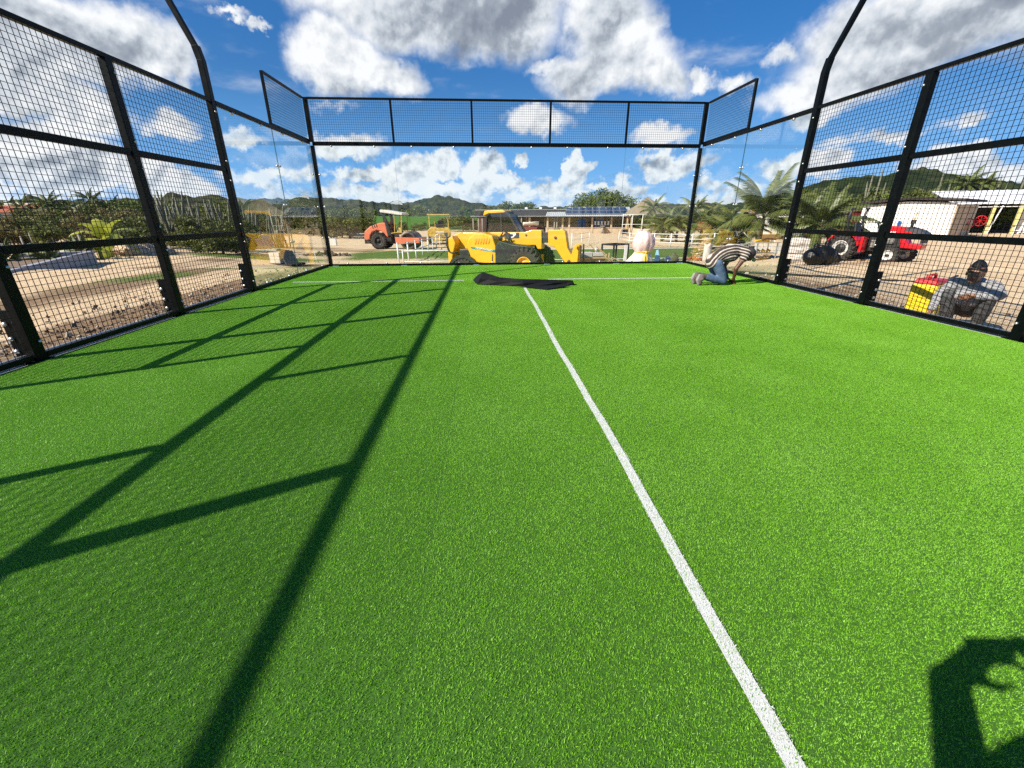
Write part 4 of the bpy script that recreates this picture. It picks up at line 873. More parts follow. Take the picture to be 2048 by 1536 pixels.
def squatting_man():
    p=V3(5.93,3.28,0); root=empty('person',(p.x,p.y,gz(p.x,p.y)+.012),R(214),'squatting man in a pale grey shirt and grey trousers beside the yellow canister','person')
    b=MB()
    for s in (-1,1):
        chain(b,[(-.14,s*.10,.28),(.06,s*.16,.40),(.25,s*.19,.50)],[.09,.08,.06]); chain(b,[(.25,s*.19,.49),(.12,s*.17,.28),(.02,s*.15,.10)],[.058,.055,.038])
        chain(b,[(.0,s*.15,.06),(.12,s*.165,.045),(.2,s*.175,.03)],[.04,.036,.026])
    chain(b,[(-.14,0,.29),(-.05,0,.43),(.11,0,.57),(.17,0,.64)],[.14,.125,.14,.10]); chain(b,[(.16,-.14,.64),(.16,.14,.64)],[.07,.07]); chain(b,[(.19,0,.66),(.28,0,.74)],[.056,.05])
    chain(b,[(.16,-.19,.63),(.20,-.29,.46),(.21,-.30,.42)],[.055,.044,.040]); chain(b,[(.21,-.30,.42),(.30,-.31,.22)],[.040,.027]); hand(b,(.30,-.31,.21),(.36,-.31,.08),(0,1,0),1)
    chain(b,[(.16,.19,.63),(.27,.27,.54),(.29,.25,.53)],[.055,.044,.040]); chain(b,[(.29,.25,.53),(.37,.04,.52)],[.040,.027]); hand(b,(.37,.03,.52),(.38,-.10,.46),(0,.2,1),1)
    q,rot=head(b,(.345,-.01,.80),(.985,-.06,-.16),(.16,0,.98),1.08)
    fuse(b,'body',skin_m,root,.009,4); face(root,q,1.08)
    m=MB(); chain(m,[(-.15,0,.34),(-.05,0,.44),(.11,0,.575),(.165,0,.625)],[.17,.16,.17,.12]); chain(m,[(.16,-.15,.635),(.16,.15,.635)],[.085,.085]); chain(m,[(.16,-.19,.63),(.20,-.285,.47),(.21,-.295,.43),(.265,-.305,.29)],[.078,.068,.062,.052]); chain(m,[(.16,.19,.63),(.27,.27,.545),(.29,.25,.53),(.345,.10,.52)],[.078,.068,.064,.052]); m.ball((.13,0,.47),(.16,.20,.14),12,8); chain(m,[(.24,-.2,.47),(.26,.12,.54)],[.05,.06])
    fuse(m,'shirt',greys,root,.011,4)
    m=MB(); m.ball((-.15,0,.29),(.16,.18,.13),12,8)
    for s in (-1,1): chain(m,[(-.13,s*.10,.28),(.06,s*.16,.40),(.25,s*.19,.495)],[.11,.10,.08]); chain(m,[(.25,s*.19,.485),(.12,s*.17,.28),(.03,s*.15,.11)],[.08,.082,.066])
    fuse(m,'trousers',greyt,root,.011,4)
    for s in (-1,1): m=MB(); chain(m,[(-.03,s*.15,.05),(.10,s*.165,.05),(.20,s*.178,.035)],[.046,.048,.036]); fuse(m,'shoe',shoe,root,.009,3)
    m=MB(); m.ball(q(-.034,0,.050),(.092,.081,.104),16,12,rot.to_euler()); m.ball(q(-.002,0,.090),(.076,.068,.060),14,9,rot.to_euler()); [m.ball(q(-.03,sy*.062,.02),(.045,.028,.055),10,8,rot.to_euler()) for sy in (-1,1)]; m.ball(q(-.02,0,.11),(.06,.055,.05),12,8,rot.to_euler())
    for k in range(9): t=-1.2+2.4*k/8; m.ball(q(.064*math.cos(t)+.006,.070*math.sin(t),.066-.02*abs(math.sin(t))),.017,8,6)
    fuse(m,'hair',hairm,root,.008,2)
squatting_man()
def photographer():
    root=empty('person',(-.70,-2.52,.006),0,'photographer holding up a phone, seen only by the shadow on the turf','person')
    O=V3(-.70,-2.52,.006)
    def w(x,y,z): return V3(x,y,z)-O
    b=MB()
    for s in (-1,1):
        chain(b,[w(-.70+s*.09,-2.56,.92),w(-.70+s*.10,-2.54,.50),w(-.70+s*.10,-2.58,.10)],[.09,.062,.042]); chain(b,[w(-.70+s*.10,-2.6,.05),w(-.70+s*.12,-2.42,.04)],[.045,.035])
    chain(b,[w(-.70,-2.56,.95),w(-.70,-2.55,1.15),w(-.70,-2.53,1.34)],[.14,.125,.15]); chain(b,[w(-.86,-2.52,1.42),w(-.54,-2.52,1.42)],[.07,.07]); chain(b,[w(-.70,-2.51,1.44),w(-.70,-2.48,1.56)],[.058,.052])
    chain(b,[w(-.89,-2.52,1.41),w(-.98,-2.44,1.20),w(-.995,-2.40,1.15)],[.062,.056,.054]); chain(b,[w(-.995,-2.40,1.15),w(-.87,-2.21,1.23)],[.056,.046])
    chain(b,[w(-.51,-2.52,1.41),w(-.40,-2.44,1.20),w(-.39,-2.40,1.15)],[.062,.056,.054]); chain(b,[w(-.39,-2.40,1.15),w(-.53,-2.21,1.23)],[.056,.046])
    hand(b,w(-.855,-2.20,1.235),w(-.785,-2.195,1.325),(0,1,-.3),-1,1.15); hand(b,w(-.535,-2.205,1.235),w(-.62,-2.185,1.31),(.8,0,.5),1,.9)
    q,rot=head(b,w(-.70,-2.44,1.66),(0,.9,-.35),(0,.35,.9),1.04); fuse(b,'body',skin_m,root,.010,4); face(root,q,1.04)
    m=MB(); chain(m,[w(-.70,-2.56,.98),w(-.70,-2.55,1.15),w(-.70,-2.53,1.34)],[.16,.15,.165]); chain(m,[w(-.87,-2.52,1.42),w(-.53,-2.52,1.42)],[.085,.085]); chain(m,[w(-.89,-2.52,1.41),w(-.955,-2.46,1.26)],[.078,.07]); chain(m,[w(-.51,-2.52,1.41),w(-.43,-2.46,1.26)],[.078,.07]); fuse(m,'shirt',greys,root,.012,4)
    m=MB(); m.ball(w(-.70,-2.56,.93),(.17,.13,.13),12,8)
    for s in (-1,1): chain(m,[w(-.70+s*.09,-2.56,.90),w(-.70+s*.10,-2.54,.50),w(-.70+s*.10,-2.58,.10)],[.11,.085,.07])
    fuse(m,'trousers',greyt,root,.012,4)
    for s in (-1,1): m=MB(); chain(m,[w(-.70+s*.10,-2.62,.05),w(-.70+s*.12,-2.40,.045)],[.052,.042]); fuse(m,'shoe',shoe,root,.010,3)
    m=MB(); m.ball(q(-.028,0,.050),(.108,.09,.094),16,12,rot.to_euler()); fuse(m,'hair',hairm,root,.010,2)
    ph=empty('phone',(-.70,-2.158,1.275),0,'black phone held up in both hands, seen only by its shadow','phone')
    m=MB(); m.box((0,0,0),(.16,.0085,.078)); p_=part(ph,'case',m,phonem,.004); ph.rotation_euler=(R(-21.8),0,R(-3.5))
photographer()
# ---- loose end of turf, folded over with its black backing up
flapm=mat('black_turf_backing',(.008,.0085,.009),.7,var=.3,scale=5,bump=.5,bscale=9,spec=.22)
def flap():
    ST=[((947,561),(948,558),.03),((951,566),(957,550),.07),((955,568.5),(966,545),.11),((972,569.5),(981,549.5),.12),((992,570),(999,555.5),.10),((1020,571.5),(1022,557.5),.09),((1046,572.5),(1045,559),.09),((1075,572),(1076,559.5),.08),((1105,571),(1107,560.3),.08),((1133,570.3),(1136,561),.07),((1145,570),(1145,561.5),.07),((1148,569.5),(1147,567),.03)]
    V=[];F=[]; n=6
    for i,(f,t,back) in enumerate(ST):
        o=at(f[0],f[1],z=.014); k=at(t[0],t[1],y=o.y+back); j=.028*((i%2)*2-1)
        V+= [(o.x,o.y,.014),(o.x*.55+k.x*.45,o.y+back*.18+j,.014+(k.z-.014)*.5),(k.x,k.y,k.z),(k.x+.01,k.y+back*.9,k.z*.86),(k.x+.01,k.y+back*1.5,k.z*.45),(k.x,k.y+back*1.9,.014)]
    for i in range(len(ST)-1):
        for k in range(n-1): F.append((i*n+k,(i+1)*n+k,(i+1)*n+k+1,i*n+k+1))
    V2=[at(1030,572.2,z=.03),at(1075,572.2,z=.04),at(1145,570.4,z=.034),at(1126,574.5,z=.024),at(1095,579.2,z=.018),at(1062,575.6,z=.022)]
    b0=len(V); V+=[tuple(v) for v in V2]; F+=[(b0,b0+5,b0+1),(b0+1,b0+5,b0+4),(b0+1,b0+4,b0+3),(b0+1,b0+3,b0+2)]
    m=MB(); m.add(V,F); o=m.build('turf_flap',flapm); so_=o.modifiers.new('thick','SOLIDIFY'); so_.thickness=.010; so_.offset=1; bevel(o,.004,2,25)
    tag(o,'black backing of a turf end folded over at the end of the centre line','turf')
flap()
# ================================================================ buildings, rails, yard things
wallb=mat('beige_plaster',(.55,.43,.30),.9,var=.12,scale=1.2,bump=.2,bscale=14); wallw=mat('white_plaster',(.78,.76,.72),.85,var=.07,scale=.8,bump=.15,bscale=10)
corr=mat('corrugated_sheet',(.62,.62,.60),.5,metal=.2,var=.12,scale=2.5); darkin=mat('dark_timber',(.035,.027,.022),.85,var=.3,scale=4); post_w=mat('weathered_post',(.36,.32,.27),.9,var=.25,scale=6)
whitep=mat('white_rail_paint',(.80,.79,.75),.6,var=.1,scale=6); solar=mat('solar_cell',(.015,.028,.06),.18,var=.2,scale=3); alum=mat('aluminium_frame',(.6,.6,.62),.35,metal=.8,var=.05)
thatch=mat('dry_thatch',(.36,.28,.17),.95,var=.35,scale=9,col2=(.17,.13,.08),bump=.9,bscale=40); winr=mat('window_frame_paint',(.62,.55,.48),.7); blue=mat('blue_cloth',(.03,.11,.32),.8,var=.2); clay=mat('clay_roof_tile',(.42,.10,.045),.8,var=.25,scale=3,bump=.6,bscale=25)
timber=mat('raw_timber',(.55,.40,.22),.8,var=.25,scale=5,col2=(.34,.22,.11)); greyw=mat('grey_timber',(.42,.37,.30),.85,var=.3,scale=6); brickm=mat('red_brick',(.38,.12,.06),.9,var=.3,scale=7)
pipe_c=mat('concrete_pipe_grey',(.50,.48,.45),.9,var=.15,scale=4,bump=.4,bscale=40); bagm=mat('black_bin_bag',(.007,.007,.007),.36,var=.4,scale=8,bump=1.,bscale=13,spec=.32); bulk=mat('white_woven_sack',(.68,.63,.56),.85,var=.14,scale=6,bump=.6,bscale=16)
lblue=mat('light_blue_board',(.34,.62,.74),.5,var=.06); bluet=mat('blue_tarp',(.05,.17,.30),.5,var=.3,scale=5,bump=.8,bscale=10); pinks=mat('pink_white_sheet',(.70,.40,.37),.6,var=.2,scale=5,col2=(.78,.70,.64),bump=.8,bscale=12); creams=mat('cream_plastic_sheet',(.76,.70,.57),.55,var=.12,scale=4,bump=1.,bscale=9); ropey=mat('yellow_rope',(.75,.52,.06),.7); canY=mat('yellow_plastic',(.85,.62,.03),.38,var=.06,scale=4); canR=mat('red_plastic',(.60,.03,.03),.4,var=.06)
blockm=mat('concrete_block',(.60,.57,.52),.9,var=.12,scale=7,bump=.4,bscale=40)
def T(name,loc,rz,label,cat,group=None): return empty(name,tuple(loc),rz,label,cat,group)
def flat(p): return V3(p[0],p[1],gz(p[0],p[1]))
# ---- pipe rail fences
def rail_fence(pts,h,rails,label,r=.035,spacing=None,loc=None):
    P=[V3(*p) for p in pts]; root=T('rail_fence',P[0],0,label,'fence','white pipe rail fences of the arena')
    me=None
    for p in P:
        m=lmb(root); m.tube([p-V3(0,0,.15),p+V3(0,0,h)],r*1.25,8); m.ball(p+V3(0,0,h),r*1.3,8,5); m.build('post',whitep,root)
    for f in rails:
        m=lmb(root); m.tube([p+V3(0,0,h*f) for p in P],r*.8,6); m.build('rail',whitep,root)
    return root
A_=[at(*p) for p in [(798,526),(818,523),(833,516.8),(846,510),(857,504.5),(866,499.5),(873,494.5),(880,490.5),(886,487)]]
rail_fence([(p.x,p.y,gz(p.x,p.y)) for p in A_],1.05,(.96,.52),'white pipe rail fence running back from the court between roller and telehandler')
b0=A_[0]; rail_fence([(b0.x+.25+2.75*i,b0.y+.02+.12*i,gz(b0.x+2.75*i,b0.y)) for i in range(9)],.68,(.94,.10),'low white pipe rail fence running behind the telehandler and the wrapped bundle',.03)
q0,q1=at(1143,496),at(1178,486); rail_fence([(q.x,q.y,gz(q.x,q.y)) for q in (q0,q0.lerp(q1,.5),q1)],1.3,(.97,.55),'short white pipe rail fence standing right of the boom nose')
C_=[at(*p) for p in [(1237,484),(1258,488.5),(1283,490),(1307,491.5),(1340,494.5),(1382,496),(1425,497),(1470,497),(1490,490)]]
rail_fence([(p.x,p.y,gz(p.x,p.y)) for p in C_],1.25,(.97,.62,.34),'white three rail pipe fence in front of the palms',.045)
# ---- long open restaurant building
def corr_roof(m,x0,x1,y0,z0,y1,z1,t=.05,n=None,w=.18):
    n=n or int((x1-x0)/w); vs=[];fs=[]
    for i in range(n+1):
        x=x0+(x1-x0)*i/n; d=.045*(i%2)
        vs+= [(x,y0,z0+d),(x,y1,z1+d),(x,y0,z0+d-t),(x,y1,z1+d-t)]
    for i in range(n):
        a,b=4*i,4*i+4; fs+= [(a,b,b+1,a+1),(a+2,a+3,b+3,b+2),(a,a+2,b+2,b),(a+1,b+1,b+3,a+3)]
    return m.add(vs,fs)
def restaurant():
    a=at(945,466,depth=84); b=at(1256,467,depth=80); d=V3(b.x-a.x,b.y-a.y,0); Ln=d.length; rz=math.atan2(d.y,d.x); zb=-1.9
    root=T('open_building',(a.x,a.y,zb),rz,'long low open-fronted building with corrugated roofs and solar panels','building')
    def P(px): return (px-945)/311*Ln
    m=MB(); m.box((Ln/2,6.2,1.7),(Ln,.2,3.4)); part(root,'back_wall',m,wallb); m=MB(); m.box((Ln-.1,3.2,1.5),(.2,6,3.0)); part(root,'side_wall',m,wallb)
    m=MB(); m.box((P(1180),.6,.5),(P(1256)-P(1085),.22,1.0)); part(root,'knee_wall',m,wallb,.02); m=MB(); m.box((P(1180),.55,1.04),(P(1256)-P(1085),.36,.08)); part(root,'counter',m,wallb,.01)
    m=MB(); m.box((P(1015),5.0,.55),(P(1060)-P(960),.2,1.1)); part(root,'knee_wall',m,wallb); m=MB(); m.box((P(1020),6.0,1.7),(P(1096)-P(946),.1,3.3)); part(root,'shade_panel',m,mat('maroon_shade',(.10,.045,.035),.85,var=.3,scale=2))  # added panel before the back wall: shade under the roof painted as dark maroon
    for px in (1062,1098,1128,1141,1186,1223,1252): m=MB(); m.box((P(px),.6,1.5),(.34,.34,3.0)); part(root,'pillar',m,wallb,.02)
    for px in (947,958,966,1005,1046,1112,1117): m=MB(); m.tube([(P(px),.1,-.3),(P(px),.12,3.1)],.12,8); part(root,'post',m,post_w)
    m=MB(); m.box((Ln/2,3.4,2.98),(Ln,.12,.2)); m.box((Ln/2,.3,2.98),(Ln,.14,.18)); part(root,'beam',m,darkin)
    m=MB(); corr_roof(m,P(943),P(1110),-.3,3.12,3.4,3.05); part(root,'lower_roof',m,corr); m=MB(); corr_roof(m,P(1095),P(1262),-.9,3.1,3.4,3.95); part(root,'lower_roof',m,corr)
    m=MB(); corr_roof(m,P(945),P(1140),2.8,4.3,6.6,4.2); part(root,'upper_roof',m,corr); m=MB(); m.box((P(1042),3.0,3.62),(P(1140)-P(945),.12,1.2)); part(root,'roof_fascia',m,darkin); m=MB(); corr_roof(m,P(1135),P(1262),3.2,4.0,6.6,4.75); part(root,'upper_roof',m,corr)
    for k in range(9):
        x=P(1132)+k*(P(1252)-P(1132))/9+.1; w=(P(1252)-P(1132))/9-.12
        m=MB(); m.add([(x,.2,3.50),(x+w,.2,3.50),(x+w+.0,4.8,4.75),(x,4.8,4.75),(x,.2,3.45),(x+w,.2,3.45),(x+w,4.8,4.70),(x,4.8,4.70)],[(0,1,2,3),(7,6,5,4),(0,4,5,1),(1,5,6,2),(2,6,7,3),(3,7,4,0)]); s_=part(root,'solar_panel',m,solar)
        m=MB(); 
        for p_,q_ in (((x,.2,3.51),(x+w,.2,3.51)),((x+w,.2,3.51),(x+w,4.8,4.76)),((x+w,4.8,4.76),(x,4.8,4.76)),((x,4.8,4.76),(x,.2,3.51)),((x,2.5,4.135),(x+w,2.5,4.135))): m.bar(p_,q_,.07)
        m.build('panel_frame',alum,s_)
    for px in (1092,1118,1053): m=MB(); m.bar((P(px)-.25,4.9,1.2),(P(px)-.25,4.9,3.0),.1); m.bar((P(px)+.25,4.9,1.2),(P(px)+.25,4.9,3.0),.1); m.bar((P(px)-.3,4.9,2.9),(P(px)+.3,4.9,2.9),.1); m.bar((P(px)-.25,4.9,1.6),(P(px)+.25,4.9,2.6),.06); part(root,'window_frame',m,winr)
    for px,w in ((1165,1.7),(1198,1.8)): 
        m=MB(); vs=[];fs=[]
        for i in range(13): x=P(px)-w/2+w*i/12; y=1.6+.08*math.sin(i*1.9); vs+=[(x,y,1.1),(x,y,2.6)]
        for i in range(12): fs.append((2*i,2*i+2,2*i+3,2*i+1))
        m.sm=True; m.add(vs,fs); part(root,'curtain',m,blue)
    for k in range(5): x=P(1192)+k*.62; m=MB(); m.prism([(x-.2,1.5),(x+.2,1.5),(x+.13,1.9),(x+.2,2.15),(x-.2,2.15),(x-.13,1.9)],.96,1.0,'y'); part(root,'hanging_shirt',m,white)
    for k in range(7): x=P(1050+k*30); m=MB(); m.box((x,4.9,4.62),(.55,.4,.34)); part(root,'roof_block',m,wallw,.04)
    m=MB(); m.tube([(P(1206),-.2,0),(P(1206),-.2,1.25)],.28,10); m.box((P(1206),-.2,1.32),(.9,.9,.1)); part(root,'bar_table',m,post_w)
restaurant()
def boat():
    p=at(1060,470,depth=64); root=T('small_boat',(p.x,p.y,-1.9),R(-6),'beige bowl shaped boat hull on a red trailer base behind the telehandler boom','boat')
    m=MB(); st=[(-1.1,.45),(-.8,.62),(0,.75),(.7,.66),(1.3,.2)]; vs=[];fs=[]
    for x,w in st:
        for t in (-1,-.7,0,.7,1): vs.append((x,w*t,1.7+.55*abs(t)**1.5+.12*max(x,0)))
    for i in range(4):
        for k in range(4): fs.append((i*5+k,i*5+k+1,(i+1)*5+k+1,(i+1)*5+k))
    m.sm=True; m.add(vs,fs); h=m.build('hull',cream,root); s_=h.modifiers.new('thick','SOLIDIFY'); s_.thickness=.06
    m=MB(); m.box((0,0,1.4),(2.1,1.0,.45)); m.box((0,0,.7),(1.7,.8,1.0)); part(root,'trailer',m,mat('red_oxide',(.22,.03,.025),.7),.04)
    m=MB()
    for s in (-1,1): m.lathe([(0,-.1),(.3,-.1),(.33,0),(.3,.1),(0,.1)],(0,s*.6,.33),'y',16)
    part(root,'wheel',m,tyrem)
boat()
def thatched_hut():
    p=at(1288,468,depth=74); z=-1.9; root=T('thatched_hut',(p.x,p.y,z),0,'round hut with a conical dry thatch roof behind the palms','hut')
    m=MB(); rings=[(.05,6.1),(.8,5.5),(1.8,4.8),(2.8,4.1),(3.7,3.45),(3.75,3.3)]; n=36; vs=[];fs=[]
    for r,h in rings:
        for k in range(n): t=2*math.pi*k/n; j=random.uniform(-.09,.09); vs.append(((r+j)*math.cos(t),(r+j)*math.sin(t),h+random.uniform(-.09,.09)))
    for i in range(len(rings)-1):
        for k in range(n): fs.append((i*n+k,(i+1)*n+k,(i+1)*n+(k+1)%n,i*n+(k+1)%n))
    m.add(vs,fs); part(root,'thatch_roof',m,thatch)
    for k in range(9): t=2*math.pi*k/9; m=MB(); m.tube([(3*math.cos(t),3*math.sin(t),-.3),(3*math.cos(t),3*math.sin(t),3.8)],.13,8); part(root,'post',m,timber)
    m=MB(); m.lathe([(2.7,0),(2.7,1.1),(2.55,1.1),(2.55,0)],(0,0,0),'z',24); part(root,'low_wall',m,wallb)
    p2=at(1272,470,depth=66); g=T('pergola_frame',(p2.x,p2.y,z),0,'thin white pole frame in front of the thatched hut','frame')
    for x in (-2.3,-.8,.8,2.5): m=MB(); m.tube([(x,0,0),(x,0,3.4)],.05,6); part(g,'post',m,whitep)
    for h in (1.9,3.3): m=MB(); m.tube([(-2.4,0,h),(2.6,0,h)],.045,6); part(g,'rail',m,whitep)
    for k,x in enumerate((-1.5,1.2)): m=MB(); m.box((x,.8,.5),(1.1,.7,.08)); [m.bar((x+sx*.45,.8+sy*.28,0),(x+sx*.45,.8+sy*.28,.5),.06) for sx in (-1,1) for sy in (-1,1)]; m.box((x,1.2,.85),(1.1,.08,.6)); o=T('garden_bench',(p2.x,p2.y,z),0,('dark bench under the left of the white pole frame','pale bench under the right of the white pole frame')[k],'bench'); part(o,'seat',m,(blk,wallw)[k],.02)
thatched_hut()
# ---- right: white warehouse, shelter, shed, white house behind palms
def warehouse():
    a=at(1711,471); b=at(1893,474.5); d=V3(b.x-a.x,b.y-a.y,0); Ln=d.length; rz=math.atan2(d.y,d.x); z=min(gz(a.x,a.y),gz(b.x,b.y)); root=T('warehouse',(a.x,a.y,z),rz,'white walled flat shed with a dark roof edge behind the red tractor','building')
    m=MB(); m.prism([(0,-.4),(Ln,-.4),(Ln-.1,3.35),(Ln*.5,3.55),(0,3.25)],0,.25,'y'); part(root,'front_wall',m,wallw,.02); m=MB(); m.box((.12,4.2,1.5),(.24,8,3.6)); part(root,'end_wall',m,wallw); m=MB(); m.box((Ln-.12,4.2,1.4),(.24,8,3.6)); part(root,'end_wall',m,wallb); m=MB(); m.box((Ln/2,8.3,1.5),(Ln,.25,3.6)); part(root,'back_wall',m,wallw)
    m=MB(); m.prism([(-.35,3.3),(Ln*.5,3.72),(Ln+.5,3.5),(Ln+.5,3.72),(Ln*.5,3.98),(-.35,3.52)],-.55,8.7,'y'); part(root,'roof',m,darkin,.02)
    m=MB(); m.box((.02,-.02,1.6),(.1,.1,3.1)); part(root,'corner_pipe',m,whitep); m=MB(); m.tube([(Ln*.47,-.25,.2),(Ln*.475,-.2,1.6)],.16,8); part(root,'blue_drum',m,blue); m=MB(); m.bar((Ln*.60,-.04,.3),(Ln*.63,-.04,2.6),.09); part(root,'plank',m,timber)
warehouse()
def shelter():
    a=at(1900,468,depth=54); b=at(2135,468,depth=50); d=V3(b.x-a.x,b.y-a.y,0); Ln=d.length; rz=math.atan2(d.y,d.x); z=-.85; root=T('open_shelter',(a.x,a.y,z),rz,'open shelter with a white sheet roof and yellow posts','building')
    m=MB(); corr_roof(m,-1.0,Ln,-1.,3.35,6.5,5.1,.06,None,.4); part(root,'roof',m,mat('white_sheet_roof',(.82,.82,.82),.5,var=.04))
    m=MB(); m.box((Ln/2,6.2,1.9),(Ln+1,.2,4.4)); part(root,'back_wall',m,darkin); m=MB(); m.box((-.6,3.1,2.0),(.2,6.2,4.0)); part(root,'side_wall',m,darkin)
    for k in range(5): x=.6+k*(Ln-1)/4.; m=MB(); m.box((x,-.6,1.6),(.3,.3,3.4)); part(root,'post',m,mat('pale_yellow_paint',(.62,.55,.22),.7),.02)
    m=MB(); m.box((Ln*.66,1.5,1.7),(1.2,.25,3.4)); part(root,'wall_panel',m,wallw)
    r=T('pole_frame',(a.x,a.y,z),rz,'thin white pole frame standing before the open shelter','frame')
    for x in (.1,2.5,5.2): m=MB(); m.bar((x-.4,-3.2,0),(x+.1,-3.2,3.1),.10); part(r,'post',m,whitep)
    m=MB(); m.bar((0,-3.2,2.95),(Ln*.7,-3.2,3.0),.09); part(r,'rail',m,whitep)
    c=at(1930,462,depth=46); g=T('red_wheel_cart',(c.x,c.y,-.85),rz,'cart with two red spoked wheels in front of the shelter','cart')
    for k,(dx,dz) in enumerate(((0,1.2),(.95,1.5))):
        m=MB(); m.lathe([(.47,-.04),(.55,-.04),(.55,.04),(.47,.04),(.47,-.04)],(dx,0,dz),'y',24)
        for j in range(4): t=j*math.pi/4; m.bar((dx-.5*math.cos(t),0,dz-.5*math.sin(t)),(dx+.5*math.cos(t),0,dz+.5*math.sin(t)),.035)
        part(g,'wheel',m,red)
    m=MB(); m.box((-.6,.2,.85),(1.8,.8,.35)); m.bar((-1.2,.2,0),(-.9,.2,.8),.12); m.bar((.4,.2,0),(.2,.2,.8),.12); part(g,'bed',m,timber,.02)
    c=at(2035,466,depth=46); g=T('plastic_chair',(c.x,c.y,-.85),R(30),'white plastic chair outside the open shelter','chair')
    m=MB(); m.box((0,0,.5),(.6,.6,.06)); part(g,'seat',m,whitep,.02); m=MB(); m.box((0,.3,.9),(.6,.05,.75)); part(g,'backrest',m,whitep,.02)
    for sx in (-1,1):
        for sy in (-1,1): m=MB(); m.bar((sx*.25,sy*.25,.5),(sx*.3,sy*.32,0),.05); part(g,'leg',m,whitep)
shelter()
def red_shed():
    a=at(1695,456,depth=50); root=T('red_shed',(a.x,a.y,gz(a.x,a.y)),R(-10),'small red brown corrugated shed left of the white warehouse','shed')
    m=MB(); 
    for k in range(12): m.box((-.85+.155*k,0,1.3),(.10,1.5+.06*(k%2),2.7))
    part(root,'sheet_wall',m,mat('red_oxide',(.22,.03,.025),.7)); root.children[0]['kind']='stuff'
    m=MB(); m.box((0,0,2.72),(2.1,1.9,.1)); part(root,'roof',m,rust,.01)
    b=at(1560,463,depth=62); r2=T('white_house',(b.x,b.y,gz(b.x,b.y)-.3),R(-8),'white house wall showing between the palm fronds','house')
    m=MB(); m.box((0,3,1.6),(7.5,6,3.4)); part(r2,'wall',m,wallw); m=MB(); m.prism([(-4.1,3.2),(4.1,3.2),(0,4.4)],-.4,6.4,'y'); part(r2,'roof',m,corr); m=MB(); m.box((1.4,-.02,1.6),(1.,.1,1.1)); part(r2,'window',m,darkin)
    c=at(1565,472,depth=46); r3=T('low_wall',(c.x,c.y,gz(c.x,c.y)),R(-6),'low brown garden wall in front of the white house','wall'); m=MB(); m.box((0,0,.22),(5.6,.3,.5)); part(r3,'wall',m,mat('brown_wall',(.20,.12,.07),.9),.02); m=MB(); m.box((0,0,.5),(5.8,.4,.07)); part(r3,'coping',m,wallb)
red_shed()
# ---- left: house, planter wall, posts, pipe
def house_left():
    a=at(-40,424,depth=72); b=at(124,424,depth=72); d=V3(b.x-a.x,b.y-a.y,0); Ln=d.length; rz=math.atan2(d.y,d.x); z=-.9; ze=float(b.z)-z; zr=float(at(98,408,depth=74).z)-z; root=T('house',(a.x,a.y,z),rz,'house with a red clay hip roof behind the scrub','house')
    m=MB(); m.box((Ln/2,4,ze/2),(Ln-.8,7.2,ze)); part(root,'wall',m,wallw)
    m=MB(); x1=Ln; m.add([(-.4,-.3,ze),(x1-3.6,-.3,ze),(x1-3.0,4,zr),(.5,4,zr),(-.4,8.3,ze),(x1-3.6,8.3,ze)],[(0,1,2,3),(5,4,3,2),(4,0,3)]); part(root,'roof',m,clay)
    m=MB(); m.add([(x1-3.6,-.3,ze),(x1+.2,-.1,ze),(x1+.2,8.1,ze),(x1-3.6,8.3,ze),(x1-3.0,4,zr)],[(0,1,4),(1,2,4),(2,3,4)]); part(root,'roof_hip',m,mat('grey_tile',(.17,.15,.15),.8,var=.2,scale=4))
    m=MB(); m.bar((.4,4,zr+.05),(x1-3.0,4,zr+.05),.28); m.bar((x1-3.0,4,zr+.05),(x1-3.6,-.3,ze+.05),.25); part(root,'ridge_cap',m,wallw)
house_left()
def planter():
    a=at(20,545); b=at(197,525.5); d=V3(b.x-a.x,b.y-a.y,0); Ln=d.length; rz=math.atan2(d.y,d.x); e=V3(-d.y,d.x,0).normalized(); z=gz(b.x,b.y); root=T('planter_wall',(a.x,a.y,z),rz,'low grey concrete planter wall beyond the dirt road','wall')
    m=MB(); m.box((Ln/2-2,.12,.22),(Ln+4,.2,.55)); part(root,'front_wall',m,mat('grey_render',(.34,.35,.38),.9,var=.12,scale=2.,bump=.2,bscale=20),.015); m=MB(); m.box((Ln-.1,1.2,.22),(.2,2.0,.55)); part(root,'end_wall',m,MATS['grey_render'],.015); m=MB(); m.box((Ln/2-2,1.2,.1),(Ln+3.4,2.,.5)); part(root,'soil',m,mat('planter_soil',(.22,.15,.09),.95,var=.3,scale=5))
planter()
for k,(px,yb,yt,s_) in enumerate([(52,505,472,.05),(72,507,465,.025),(168,505,466,.06),(128,502,478,.03),(232,500,470,.03)]):
    p=at(px,yb,depth=22+k); top=at(px,yt,depth=22+k); z=gz(p.x,p.y); m=MB(); m.tube([(0,0,0),(.03,.02,(top.z-z)*.55),(.0,.05,top.z-z)],s_,7); o=m.build('fence_post',post_w); o.location=(p.x,p.y,z); tag(o,['pale slanting fence post at the left end of the planter','thin pale fence pole second from the planter\'s left end','stout pale fence post near the right end of the planter','short thin fence post midway along the planter','thin fence post right of the planter end'][k],'fence post','old posts of the scrub fence')
def pipe():
    p=at(447,501); z=gz(p.x,p.y); root=T('concrete_pipe',(p.x,p.y,z),R(14),'large pale concrete pipe lying at the edge of the dirt road','pipe')
    m=MB(); m.lathe([(.36,-.15),(.46,-.15),(.50,-.08),(.50,.25),(.46,.3),(.46,3.0),(.36,3.0),(.36,-.15)],(0,0,.5),'x',32); part(root,'pipe_wall',m,pipe_c)
pipe()
